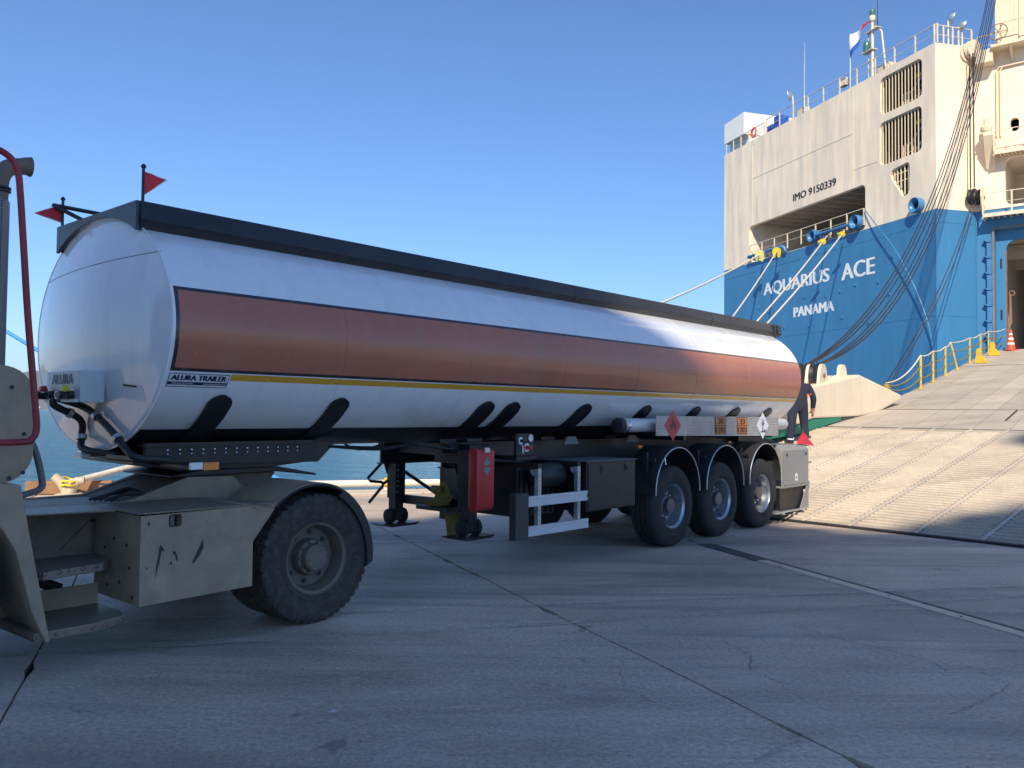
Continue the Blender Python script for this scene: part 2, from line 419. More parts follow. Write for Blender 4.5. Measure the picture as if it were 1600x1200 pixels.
def text(mb, body, F, a0, a1, c0, c1, b=.004, offset=.0, mi=0, shear=0, bold=.0):   # F(a, b, c); fills a0..a1 by c0..c1
    vs, fs = text2d(body, offset, shear)
    for k, sh in enumerate((0, -bold, bold, -bold*.5, bold*.5) if bold else (0,)):
        mb.add([F(a0+(a1-a0)*x+sh, b+k*.0006, c0+(c1-c0)*y) for x, y in vs], fs, mi)
    return mb
def copytree(o, parent, loc=None, rotz=0):
    c = o.copy(); COL.objects.link(c); c.parent = parent; INV[c.name] = INV[parent.name] if parent else Matrix.Identity(4)
    if loc is not None: c.location = loc; c.rotation_euler = (0, 0, rotz)
    for ch in o.children: copytree(ch, c)
    return c

# ------------------------------------------------------------------ frames of the place
EU = Vector((.957, .29, 0)).normalized(); ED = Vector((EU.y, -EU.x, 0))     # along the quay edge, inland
Q0 = Vector((-2.1, 18.9, 0))
QF = lambda u, v, z: Q0+EU*u+ED*v+Vector((0, 0, z))
TH = .7234
TH_H = Vector((math.sin(TH), math.cos(TH), 0)); TH_N = Vector((math.cos(TH), -math.sin(TH), 0))
TO = Vector((1.201, 12.0004, 0))
TF = lambda s, t, z: TO+TH_H*s+TH_N*t+Vector((0, 0, z))                    # along the trailer (rear +), near side +, up
CN = Vector((22.05, 44, 0)); LFT = Vector((15.95, 63.9, 0))
WD = (LFT-CN).normalized(); TN = Vector((-WD.y, WD.x, 0))
if TN.dot(-CN) < 0: TN = -TN
TR = lambda w, o, z: CN+WD*w+TN*o+Vector((0, 0, z))                        # transom: to port, outward, up
NP = Vector((24.45, 44.62, 0)); FD = (NP-CN).normalized(); FN = Vector((FD.y, -FD.x, 0))
FA = lambda k, o, z: CN+FD*k+FN*o+Vector((0, 0, z))                        # narrow facet
CD = Vector((math.cos(R(38)), -math.sin(R(38)), 0)); CNN = Vector((-math.sin(R(38)), -math.cos(R(38)), 0))
CH = lambda k, o, z: NP+CD*k+CNN*o+Vector((0, 0, z))                       # quarter with the ramp door
RA = Vector((math.sin(R(48)), math.cos(R(48)), 0)); RB = Vector((math.cos(R(48)), -math.sin(R(48)), 0))
FLP = Vector((4.35, 14.26, .04)); M1 = math.tan(R(10.8)); AH = 7.42; M2 = math.tan(R(7.62))
def RF(al, ac, up=0):
    z = FLP.z + (al*M1 if al <= AH else AH*M1+(al-AH)*M2)
    return Vector((FLP.x, FLP.y, 0))+RA*al+RB*ac+Vector((0, 0, z+up))

# ------------------------------------------------------------------ quay, sea, hills
q = MB(); L = 260
q.slab(QF, [(-L, 0), (L, 0), (L, 120), (-L, 120)], -9, -.045)
quay = q.build('quay', 'quay_base', kind='structure')
def jag(a, b, n, amp, seed):
    rnd = random.Random(seed); a, b = Vector(a), Vector(b); d = (b-a); nrm = Vector((-d.y, d.x, 0)).normalized(); out = []
    w = 0
    for i in range(n+1):
        w = .75*w+rnd.uniform(-amp, amp)
        sp = rnd.uniform(.008, .035) if rnd.random() < .16 else 0
        out.append((a+d*(i/n), nrm, w, sp))
    return out
JD = Vector((.36, -.933, 0)).normalized()
def jline(px, py, d=JD):
    d = Vector(d).normalized()
    # meets the kerb line v=.85, runs 60 m inland
    p = Vector((px, py, 0)); v = (p-Q0).dot(ED); rate = d.dot(ED)
    return p+d*((.85-v)/rate), p+d*((75-v)/rate)
joints = [jline(.4-4.3*3, 7.37), jline(.4-4.3*2, 7.37), jline(-3.15, 5.62, (.38, -.925, 0)), jline(.4, 7.37, (.40, -.916, 0)), jline(3.42, 9.0, (.33, -.944, 0)), jline(7.6, 9.0), jline(11.8, 9.0)]
joints = [(QF(-90, .85, 0), QF(-70, 75, 0))]+joints+[(QF(110, .85, 0), QF(140, 75, 0))]
NS = 420
J = [jag(a, b, NS, .007, i) for i, (a, b) in enumerate(joints)]
for i in range(len(J)-1):
    m = MB(); top = []
    for k in range(NS+1):
        p, n_, w, sp = J[i][k]; p2, n2_, w2, sp2 = J[i+1][k]
        sg = 1 if (p2-p).dot(n_) > 0 else -1; sg2 = 1 if (p-p2).dot(n2_) > 0 else -1
        top.append((p+n_*(w+sg*(.007+sp)), p2+n2_*(w2+sg2*(.007+sp2))))
    dz = random.uniform(-.003, .003)
    vs = []
    for a, b in top: vs += [a+V(0, 0, dz), b+V(0, 0, dz), a+V(0, 0, -.044), b+V(0, 0, -.044)]
    fs = []
    for k in range(NS):
        o, n = 4*k, 4*k+4
        fs += [(o, o+1, n+1, n), (o, n, n+2, o+2), (o+1, o+3, n+3, n+1)]
    m.add(vs, fs); m.build('slab', 'concrete', quay)
kb = 0
for i in range(-16, 40):
    m = MB(); m.box(QF, i*2.5+.01, i*2.5+2.49, -.06, .83, -.2, .035+random.uniform(-.006, .006)); m.build('kerb_block', 'kerb', quay, bevel=.02)
# painted lines, half worn away, running along the quay
for (x0, y0, x1, y1, wd) in ((-9, 4.55, 5.2, 8.35, .13), (-9, 5.75, 5.6, 8.85, .10), (-7, 10.25, 3.2, 12.2, .12), (-7, 11.3, 2.6, 13.2, .10)):
    a, b = V(x0, y0, .0075), V(x1, y1, .0075); d = (b-a).normalized(); n_ = V(-d.y, d.x, 0)
    m = MB(); m.add([a-n_*wd/2, b-n_*wd/2, b+n_*wd/2, a+n_*wd/2], [(0, 1, 2, 3)]); m.build('painted_line', 'worn_line', quay)
# steel strip let into the slabs
sa, sb = V(2.98, 10.15, 0), V(5.6, 2.2, 0); sdv = (sb-sa).normalized(); snv = V(-sdv.y, sdv.x, 0)
SF = frame(sa, sdv, snv, V(0, 0, 1))
m = MB(); m.box(SF, 0, 8.2, -.055, .075, -.02, .009)
strip = m.build('cover_strip', 'strip_steel', quay, bevel=.004)
m = MB(); m.box(SF, -1.32, 8.2, .08, .145, -.02, .0062); m.build('rubber_seal', 'strip_dark', quay)
m = MB(); m.box(SF, -1.32, -.01, -.09, .076, -.02, .0075); m.build('dark_patch', 'strip_dark', quay)
for i in range(9):
    m = MB(); m.lathe(frame(SF(.35+i*.85, .01, .009), (1, 0, 0), (0, 1, 0), (0, 0, 1)), [(.014, -.004), (.014, .003), (.0, .004)], 8); m.build('bolt', 'strip_dark', strip)
# cracks
def crack(pts, w, seed):
    rnd = random.Random(seed); m = MB(); P = [V(*p, .008) for p in pts]; out = []
    for i in range(len(P)-1):
        for k in range(14):
            p = P[i].lerp(P[i+1], k/14)+V(rnd.uniform(-.014, .014), rnd.uniform(-.014, .014), 0); out.append(p)
    vs, fs = [], []
    for i, p in enumerate(out):
        d = (out[min(i+1, len(out)-1)]-out[max(i-1, 0)]).normalized(); n_ = V(-d.y, d.x, 0)*w*rnd.uniform(.15, 1)
        vs += [p+n_, p-n_]
        if i: fs.append((2*i-2, 2*i-1, 2*i+1, 2*i))
    m.add(vs, fs); return m.build('crack', 'crack', quay)
crack([(2.33, 7.0), (2.62, 6.55), (2.98, 6.05), (2.95, 5.75)], .0035, 1)
crack([(2.55, 4.98), (2.85, 5.2), (3.25, 5.55), (3.15, 5.95)], .003, 2)
crack([(1.62, 6.55), (1.73, 6.15), (1.62, 5.8), (1.80, 5.45)], .0035, 3)
crack([(.75, 5.9), (.72, 5.4), (.95, 5.0)], .0025, 4)
crack([(-1.6, 5.2), (-1.1, 5.6), (-.4, 5.5)], .002, 5)
# sea, far shore
m = MB(); m.add([V(-9000, -9000, -2.3), V(9000, -9000, -2.3), V(9000, 9000, -2.3), V(-9000, 9000, -2.3)], [(0, 1, 2, 3)])
m.build('sea', 'sea', kind='structure')
m = MB(); rnd = random.Random(3); N = 90; vs = []; fs = []
for i in range(N+1):
    x = -5200+i*60
    h = 150+55*math.sin(i*.13+.5)+25*math.sin(i*.41)+10*rnd.random()
    h *= max(0, min(1, (i+2)/10))*max(0., min(1, (N-i)/26))
    if -2700 < x < -2100: h = max(h, 215)
    for y, k in ((3980, -.03), (4150, .35), (4400, .75), (4750, 1.), (5600, .0)):
        vs.append(V(x, y+rnd.uniform(-40, 40)*(k > 0), -4+h*max(k, 0)+rnd.uniform(-6, 6)*(k > 0)))
    if i:
        for j in range(4): fs.append(((i-1)*5+j, i*5+j, i*5+j+1, (i-1)*5+j+1))
m.add(vs, fs); m.build('hills', 'hill', smooth=60, kind='structure')
# quay furniture
pipe = thing('quay_pipe', 'long pale pipe running low along the edge of the quay', 'pipe', QF(0, .12, 0), math.atan2(EU.y, EU.x))
m = MB(); m.tube([QF(u, .12, .17) for u in (-5.2, -3, 1, 6, 11.5)], .075, 14); m.build('pipe_run', 'pipe_white', pipe, smooth=40)
for i in range(-1, 5):
    u = -.7+i*2.55
    m = MB(); m.box(QF, u-.04, u+.04, .08, .16, .0, .12); p_ = m.build('support', 'pipe_white', pipe)
    m = MB(); m.lathe(frame(QF(u, .12, .17), ED, (0, 0, 1), EU), [(.095, -.03), (.095, .03)], 14); m.box(QF, u-.03, u+.03, .09, .15, .25, .29); m.build('flange', 'yellow', pipe, smooth=40)
def bollard(u, v, label):
    F = frame(QF(u, v, .0), EU, ED, V(0, 0, 1)); b = thing('mooring_bollard', label, 'bollard', QF(u, v, 0), group='bollards along the quay edge')
    m = MB(); m.lathe(F, [(.30, .0), (.30, .06), (.2, .1)], 20); m.build('base', 'bollard', b, smooth=40)
    for s in (-1, 1):
        m = MB(); m.tube([F(0, 0, .06), F(s*.06, 0, .2), F(s*.15, 0, .33), F(s*.27, 0, .43-.09*(s > 0))], [.13, .10, .09, .08], 14); m.build('horn', 'bollard', b, smooth=50)
    return b
bollard(-6.85, .54, 'cream horned bollard with a yellow rope lashing at the left quay edge')
bollard(4.35, .65, 'cream horned bollard at the quay edge behind the tank trailer')
m = MB(); b1 = QF(-6.85, .54, .2)
m.tube([b1+V(math.cos(a)*.15, math.sin(a)*.15, .02*math.sin(3*a)+a*.012) for a in [i*.4 for i in range(40)]], .018, 6)
tag(m.build('rope_lashing', 'guard_yellow', smooth=60), 'yellow rope wound round the left cream bollard', 'rope')
m = MB(); m.box(QF, -7.7, -6.15, -.05, .12, .042, .30); tag(m.build('timber_beam', 'timber', bevel=.02), 'brown timber beam lying on the quay edge by the left bollard', 'beam')
m = MB(); m.add([V(-1.035, 4.90, .012), V(-.985, 4.895, .02), V(-.975, 4.92, .012), V(-1.0, 4.925, .018), V(-1.03, 4.918, .010)], [(0, 1, 2, 3, 4)])
tag(m.build('paper_scrap', 'paper'), 'small white scrap of paper on the concrete in the foreground', 'litter')
# far white vessel off the shore
bt = thing('distant_boat', 'tiny white vessel on the far water left of the tank', 'boat', (-2228, 3960, -2.3))
BF = frame((-2228, 3960, -2.3), (1, 0, 0), (0, 1, 0), (0, 0, 1))
m = MB(); m.prism(BF, [(-34, 0), (28, 0), (38, 12), (-36, 11)], -6, 6); m.build('hull', 'house_white', bt)
m = MB(); m.box(BF, -30, -8, -5, 5, 11.01, 27); m.box(BF, -26, -14, -4, 4, 27.01, 31); m.build('deckhouse', 'house_white', bt)
# unseen building, invented behind the camera to cast the shade over the foreground
HB = 40.
bl = thing('shade_building', 'unseen pale building added behind the photographer to cast the foreground shade', 'building', (-10, -44, 0))
x0, x1, yf = -17.5, 1.0, 14.4-1.161*HB
m = MB(); m.box(W0, x0, x1, yf-26, yf, 0, HB-1.45); m.build('wall', 'facade', bl)
for i, (xa, xb, h) in enumerate(((-17.5, -12.0, -.6), (-12.0, -11.2, .0), (-11.2, -8.9, .45), (-8.9, -7.0, .15), (-7.0, -6.3, -.55), (-6.3, -5.6, -1.0), (-5.6, -4.5, -1.42), (-4.5, -3.8, -1.15), (-3.8, -2.9, -.9), (-2.9, 1.0, -.7))):
    m = MB(); m.box(W0, xa+.002, xb-.002, yf-1.2, yf-.01, HB-1.448, HB+h)
    m.build('shade_edge_block', 'facade', bl)  # uneven roof edge, shaped to give the cast shade its outline
m = MB(); m.lathe(frame((-1.55, 18.5-1.161*47, HB-1.45), (1, 0, 0), (0, 1, 0), (0, 0, 1)), [(.12, 0), (.12, 7.6), (.55, 7.9), (.7, 8.4), (.5, 8.9), (.0, 9.1)], 16); m.build('shade_spot_caster', 'facade', bl, smooth=40)  # added on the roof to drop one small shade spot on the ramp
for r_ in range(7):
    for c_ in range(2):
        m = MB(); m.box(W0, x0+4+c_*6, x0+7+c_*6, yf-.05, yf+.06, 4+r_*5, 6.4+r_*5); m.build('window', 'glass_dark', bl)
# ------------------------------------------------------------------ tank trailer
TRZ = math.atan2(TH_H.y, TH_H.x)
tra = thing('tank_trailer', 'long white fuel tank trailer with a brown side band and black top rails', 'tank trailer', TO, TRZ)
EA, EB, EZ = 1.25, .935, 2.33
def ph(z): return math.asin(max(-1, min(1, (z-EZ)/EB)))
def TE(s, phi, off=0.): return TF(s, (EA+off)*math.cos(phi), EZ+(EB+off)*math.sin(phi))
TM = ['tank_white', 'tank_brown', 'tank_outline', 'tank_yellow', 'tank_black']
zb = [2.617, 2.592, 2.03, 2.006, 1.998, 1.950, 1.575]
near = sorted([ph(z) for z in zb]); grid = set(near)
grid |= {math.pi-a for a in near}
grid = sorted(a % (2*math.pi) for a in grid)
full = []
for i, a in enumerate(grid):
    b = grid[(i+1) % len(grid)]; b = b if b > a else b+2*math.pi
    n = max(1, int((b-a)/.075)); full += [a+(b-a)*k/n for k in range(n)]
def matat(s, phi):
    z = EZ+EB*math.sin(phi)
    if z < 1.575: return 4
    if 2.006 < z < 2.617 and -6.852 < s < 4.2:
        return 2 if (z > 2.592 or z < 2.03 or s < -6.822) else 1
    if 1.95 < z < 1.998 and -6.36 < s < 4.2: return 3
    return 0
edges = [-6.87, -5.34, -3.82, -2.31, -.84, .62, 2.19, 3.64, 4.10]
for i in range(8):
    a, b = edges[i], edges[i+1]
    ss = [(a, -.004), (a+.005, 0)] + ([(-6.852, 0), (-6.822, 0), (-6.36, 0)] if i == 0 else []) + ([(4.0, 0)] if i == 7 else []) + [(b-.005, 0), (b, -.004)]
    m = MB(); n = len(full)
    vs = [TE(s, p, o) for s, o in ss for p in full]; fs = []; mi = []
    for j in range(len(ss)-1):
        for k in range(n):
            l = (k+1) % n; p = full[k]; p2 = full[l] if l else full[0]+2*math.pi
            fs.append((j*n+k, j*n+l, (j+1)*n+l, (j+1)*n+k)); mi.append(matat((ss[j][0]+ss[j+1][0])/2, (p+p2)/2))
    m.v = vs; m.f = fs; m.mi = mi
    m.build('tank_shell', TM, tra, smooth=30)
def dome(name, s0, sg, depth):
    prof = [(1.0, 0), (.996, .04), (.985, .075), (.965, .11), (.93, .16), (.86, .28), (.77, .425), (.66, .57), (.52, .735), (.36, .87), (.18, .97), (.03, 1.0)]
    m = MB(); n = 360 if sg > 0 else 96; vs = []; fs = []; mi = []
    for q_, h in prof:
        for k in range(n):
            p = 2*math.pi*k/n; vs.append(TF(s0+sg*h*depth, EA*q_*math.cos(p), EZ+EB*q_*math.sin(p)))
    for j in range(len(prof)-1):
        for k in range(n): fs.append((j*n+k, j*n+(k+1) % n, (j+1)*n+(k+1) % n, (j+1)*n+k)); mi.append(matat(3.9, 2*math.pi*(k+.5)/n) if (sg > 0 and j < 6) else 0)
    fs.append(tuple((len(prof)-1)*n+k for k in range(n))); mi.append(0)
    m.v, m.f, m.mi = vs, fs, mi
    return m.build(name, TM, tra, smooth=40)
def dome_s(t, z, depth=.15):     # surface of the front end
    q_ = math.sqrt((t/EA)**2+((z-EZ)/EB)**2)
    prof = [(1.0, 0), (.996, .04), (.985, .075), (.965, .11), (.93, .16), (.86, .28), (.77, .425), (.66, .57), (.52, .735), (.36, .87), (.18, .97), (.0, 1.0)]
    for (a, h0), (b, h1) in zip(prof, prof[1:]):
        if b <= q_ <= a: return -6.872-depth*(h0+(h1-h0)*(a-q_)/(a-b))
    return -6.872
fd_ = dome('front_end', -6.872, -1, .15); dome('rear_end', 4.102, 1, .16)
m = MB(); m.tube([TF(dome_s(t, 2.86+.02*t), t, 2.86+.02*t) for t in [-1.035+.0609*i for i in range(35)]], .003, 5); m.build('weld_seam', 'grey_tube', fd_)
m = MB(); m.tube([TE(-6.872, 2*math.pi*k/96, .003) for k in range(96)], .011, 6, closed=True); m.build('end_weld', 'tank_white', tra, smooth=60)
# top rails
prof = [(.70, 3.295), (.752, 3.295), (.785, 3.152), (.735, 3.07), (.715, 3.08), (.735, 3.14)]
for sg in (1, -1):
    for a, b in ((-6.90, -1.55), (-1.545, 1.9), (1.905, 4.22)):
        m = MB(); m.prism_b(TF, [(sg*t, z) for t, z in prof], a, b); m.build('top_rail', 'rail_black', tra, bevel=.006)
for s_, nm in ((-6.93, 'rail_front_panel'), (4.19, 'rail_rear_panel')):
    pts = [(-.75, 3.292), (.75, 3.292)] + [(t, EZ+EB*math.sqrt(1-(t/EA)**2)-.012) for t in [.75-.1*i for i in range(16)]]
    m = MB(); m.prism_b(TF, pts, s_, s_+.026); m.build(nm, 'rail_black', tra)
for i, s_ in enumerate((-5.6, -3.1, -.6, 1.9)):
    m = MB(); m.lathe(frame(TF(s_, 0, 3.22), TH_H, TH_N, V(0, 0, 1)), [(.27, 0), (.27, .07), (.24, .09), (.0, .1)], 24); m.build('manhole_lid', 'alu', tra, smooth=40)
# flags on the front corners and rear
def pennant(base, top, a, b, tip, pm, label):
    m = MB(); base, top, a, b, tip = map(Vector, (base, top, a, b, tip)); m.tube([base, top], .012, 8)
    m.tube([top, top+V(0, 0, .012), top+V(0, 0, .03)], [.016, .022, .008], 8); o = m.build('flag_pole', 'plastic_black', tra, smooth=40, label=label)
    m = MB(); n = 8; side = (tip-a).cross(V(0, 0, 1)).normalized(); vs = []
    for i in range(n+1):
        f = i/n; w = side*(.012*math.sin(f*6)); vs += [a.lerp(tip, f)+w, b.lerp(tip, f)+w, a.lerp(tip, f)+w+side*.003, b.lerp(tip, f)+w+side*.003]
    fs = []
    for i in range(n): k = 4*i; fs += [(k, k+1, k+5, k+4), (k+2, k+6, k+7, k+3), (k, k+4, k+6, k+2), (k+1, k+3, k+7, k+5)]
    m.add(vs, fs); f = m.build('pennant', 'flag_red', o)
    m = MB(); m.tube([a, tip], .004, 5); m.tube([b, tip], .004, 5); m.build('pennant_edge', 'flag_white', o)
pennant(TF(-6.872, .73, 3.25), TF(-6.872, .73, 3.55), TF(-6.868, .735, 3.52), TF(-6.868, .735, 3.345), TF(-6.70, .75, 3.49), 0, 'black pole with a red pennant on the near front corner')
pennant(TF(-6.872, -.79, 3.25), TF(-6.872, -.79, 3.545), TF(-6.876, -.79, 3.51), TF(-6.874, -.79, 3.345), TF(-7.10, -.78, 3.39), 0, 'black pole with a red pennant on the far front corner')
m = MB(); a_ = TF(-6.95, -.80, 3.49)
m.tube([a_, TF(-6.60, -.58, 3.435), TF(-6.3, -.55, 3.28)], .018, 8); m.tube([a_, TF(-6.78, -.6, 3.36), TF(-6.6, -.56, 3.24)], .018, 8); m.tube([TF(-6.6, -.58, 3.435), TF(-4.2, -.58, 3.42), TF(-4.0, -.58, 3.2)], .018, 8)
m.build('handrail', 'plastic_black', tra, smooth=40)
# rear camera / work lamp box at the end of the near rail
m = MB(); m.box(TF, 4.1, 4.34, .64, .80, 3.11, 3.285); lb = m.build('lamp_box', 'plastic_black', tra, bevel=.015)
m = MB(); m.lathe(frame(TF(4.22, .80, 3.2), TH_H, V(0, 0, 1), TH_N), [(.07, -.01), (.07, .015), (.055, .02), (.03, .008), (.0, .012)], 20); m.build('lens', 'glass_dark', lb, smooth=40)
m = MB(); m.prism(TF, [(4.34, 3.29), (4.62, 3.27), (4.62, 3.12), (4.34, 3.11)], .62, .64); m.build('bracket', 'plastic_black', lb)
# saddle straps under the tank
for s0, s1 in ((-6.47, -6.27), (-5.34, -5.14), (-3.49, -3.25), (-3.08, -2.84), (-1.80, -1.53), (-.47, -.21), (.83, 1.09), (2.03, 2.32), (3.17, 3.43)):
    for sg in (1, -1):
        m = MB(); zt, zl = 1.845, 1.50; vs = []; fs = []; n = 16; w = (s1-s0)/2; sm = (s0+s1)/2; rows = []
        for i in range(n+1):
            f = i/n; z = zt+(1.46-zt)*f
            arc = (f*.52)          # metres from the rounded top
            hw = w*math.sqrt(max(0, 1-max(0, 1-arc/ (w*1.0))**2)) if arc < w else w
            rows.append((z, max(hw, .02)))
        for z, hw in rows:
            p = ph(z); p = p if sg > 0 else math.pi-p
            for off in (.0, .022): vs += [TE(sm-hw, p, off), TE(sm+hw, p, off)]
        zlow, tl = (1.26, .34) if s0 < -5 else (1.30, .46)
        for off in (0, .022): vs += [TF(sm-w, sg*(tl+off), zlow), TF(sm+w, sg*(tl+off), zlow)]
        for i in range(n+1):
            k = 4*i; fs += [(k, k+1, k+5, k+4), (k+2, k+6, k+7, k+3), (k, k+4, k+6, k+2), (k+1, k+3, k+7, k+5)]
        fs += [(0, 2, 3, 1), (4*n+4, 4*n+5, 4*n+7, 4*n+6)]
        m.add(vs, fs); m.build('saddle_strap', 'black_paint', tra, smooth=35)
# decal on the side under the band
def tank2d(s, off, z):   # z mapped on the shell
    return TE(s, ph(z), off)
def tdec(mb, s0, s1, z0, z1, off, n=6, mi=0, sk=0):
    vs = []
    for i in range(n+1):
        z = z0+(z1-z0)*i/n; dx = sk*(z-z0)/(z1-z0); vs += [TE(s0+dx, ph(z), off), TE(s1+dx, ph(z), off)]
    return mb.add(vs, [(2*i, 2*i+1, 2*i+3, 2*i+2) for i in range(n)], mi)
m = MB(); tdec(m, -6.845, -6.375, 1.897, 1.990, .0022); dec = m.build('maker_decal', 'white_vinyl', tra, label='white maker decal with dark lettering and a navy strip', norm=False)
m = MB(); text(m, 'ALURA TRAILER', tank2d, -6.825, -6.395, 1.943, 1.980, .0035, bold=.004); m.build('decal_lettering', 'print_navy', dec, norm=False)
m = MB(); tdec(m, -6.842, -6.378, 1.910, 1.932, .0032); m.build('decal_strip', 'print_navy', dec, norm=False)
m = MB(); text(m, '+90 544 262 04 61', tank2d, -6.815, -6.65, 1.914, 1.928, .0042); text(m, 'www.aluratrailer.com', tank2d, -6.57, -6.385, 1.914, 1.928, .0042); m.build('decal_small_lettering', 'white_vinyl', dec, norm=False)
m = MB()
for z in (1.897, 1.990): m.tube([TE(-6.845, ph(z), .003), TE(-6.375, ph(z), .003)], .0025, 4)
for s in (-6.845, -6.375): m.tube([TE(s, ph(z), .003) for z in (1.897, 1.93, 1.96, 1.99)], .0025, 4)
m.build('decal_border', 'print_navy', dec)
# front end: coupling box, hoses, paper
cb = MB(); cb.box(TF, -7.16, -6.98, -.24, .41, 1.775, 2.015); cbx = cb.build('coupling_box', 'box_white', tra, bevel=.008)
m = MB(); text(m, 'ALURA', lambda a, b, c: TF(-7.1615-b, a, c), -.13, .27, 1.915, 1.992, .002, bold=.006); m.build('box_lettering', 'print_grey', cbx, norm=False)
m = MB(); m.box(TF, -7.19, -7.16, -.2, .38, 1.775, 1.80); m.build('box_lip', 'box_white', cbx)
for t_, cm in ((-.16, 'tap_red'), (.27, 'tap_yellow')):
    F0 = frame(TF(-7.16, t_, 1.83), -TH_H, TH_N, V(0, 0, 1)); F = lambda a, b, c, F0=F0: F0(a*.75, b*.75, c*.62)
    m = MB(); m.lathe(lambda x, y, h, F=F: F(h, x, y), [(.05, 0), (.05, .05), (.035, .06), (.035, .10), (.045, .11), (.045, .14), (.0, .145)], 16); m.box(F, .02, .12, -.03, .03, -.055, .0); k = m.build('air_coupling', 'plastic_black', cbx, smooth=40)
    m = MB(); m.prism(F, [(.03, .045), (.12, .04), (.10, .115), (.05, .12)], -.035, .035); m.build('coupling_cap', cm, k, bevel=.008)
for t_ in (-.04, .13):
    F0 = frame(TF(-7.16, t_, 1.83), -TH_H, TH_N, V(0, 0, 1)); F = lambda a, b, c, F0=F0: F0(a*.75, b*.75, c*.75)
    m = MB(); m.lathe(lambda x, y, h, F=F: F(h, x, y), [(.052, 0), (.052, .03), (.042, .04), (.042, .09), (.03, .09), (.03, .05)], 18); m.build('electric_socket', 'plastic_black' if t_ < 0 else 'galv', cbx, smooth=40)
def hose(pts, r, clips):
    P = smoothpath(pts, 7); m = MB(); m.tube(P, r, 12); h = m.build('air_hose', 'plastic_black', tra, smooth=60)
    for f in clips:
        i = int(f*(len(P)-2)); d = (P[i+1]-P[i]).normalized(); F = frame(P[i], d.orthogonal().normalized(), d.cross(d.orthogonal()).normalized(), d)
        m = MB(); m.lathe(F, [(r+.004, -.018), (r+.012, -.018), (r+.012, .018), (r+.004, .018)], 14, caps=False); m.build('hose_clip', 'galv', h, smooth=40)
ds = lambda t, z, o: TF(dome_s(t, z)-o, t, z)
hose([TF(-7.19, .02, 1.80), TF(-7.20, .03, 1.75), ds(.0, 1.64, .05), ds(-.05, 1.50, .05), TF(-6.98, .05, 1.41), TF(-6.85, .35, 1.37)], .027, (.35, .62))
hose([TF(-7.19, .09, 1.80), ds(.18, 1.74, .08), ds(.36, 1.64, .05), ds(.53, 1.52, .05), ds(.66, 1.43, .05), TF(-6.9, .80, 1.37), TF(-6.7, .9, 1.35)], .027, (.30, .55))
m = MB(); vs = [TF(dome_s(t, z)-.003, t, z) for t, z in ((.64, 1.92), (.89, 1.90), (.91, 1.79), (.66, 1.80))]; m.add(vs, [(0, 1, 2, 3)]); pp = m.build('paper_notice', 'white_vinyl', tra, label='small white paper notice stuck on the front end', norm=False)
m = MB(); vs = [TF(dome_s(t, z)-.005, t, z) for t, z in ((.66, 1.914), (.83, 1.90), (.83, 1.886), (.66, 1.90))]; m.add(vs, [(0, 1, 2, 3)]); m.build('notice_line', 'print_black', pp, norm=False)
# front subframe and king pin plate
m = MB(); m.prism(TF, [(-6.72, 1.36), (-6.6, 1.30), (-5.12, 1.262), (-4.92, 1.44), (-6.72, 1.46)], .50, .56); m.prism(TF, [(-6.72, 1.36), (-6.6, 1.30), (-5.12, 1.262), (-4.92, 1.44), (-6.72, 1.46)], -.56, -.50)
m.box(TF, -6.7, -5.1, -.5, .5, 1.31, 1.33); m.box(TF, -5.16, -5.1, -.5, .5, 1.28, 1.42); m.build('front_subframe', 'black_paint', tra)
m = MB(); m.prism(TF, [(-6.78, 1.30), (-6.4, 1.235), (-5.5, 1.235), (-5.2, 1.26), (-5.2, 1.275), (-6.5, 1.285), (-6.78, 1.315)], -.47, .47); m.build('skid_plate', 'black_paint', tra)
m = MB()
for i in range(13):
    F = frame(TF(-6.55+i*.1, .562, 1.405), TH_H, V(0, 0, 1), TH_N); m.lathe(F, [(.009, 0), (.009, .010), (.0, .013)], 6)
    F = frame(TF(-6.55+i*.1, .562, 1.372), TH_H, V(0, 0, 1), TH_N); m.lathe(F, [(.007, 0), (.007, .010), (.0, .012)], 6)
m.build('bolt_row', 'chrome', tra, kind='stuff')
m = MB(); m.box(TF, -6.75, -5.2, .48, .6, 1.435, 1.465); m.build('bolt_rail', 'black_paint', tra)
m = MB(); m.box(TF, -6.60, -6.50, 1.00, 1.03, 1.275, 1.33); m.build('marker_lamp', 'lamp_white', tra, bevel=.006)
m = MB(); m.box(TF, -6.497, -6.37, 1.00, 1.035, 1.268, 1.328); m.build('marker_lamp', 'amber', tra, bevel=.006, label='amber side marker lamp')
m = MB(); m.box(TF, -6.6, -6.37, .5, .998, 1.285, 1.305); m.build('lamp_bracket', 'black_paint', tra)
m = MB(); m.box(TF, -6.99, -6.91, -.10, .02, 1.335, 1.385); m.build('front_lamp', 'lamp_white', tra, bevel=.01)
m = MB(); m.box(TF, -6.905, -6.75, -.05, .8, 1.345, 1.375); m.build('front_beam', 'black_paint', tra)
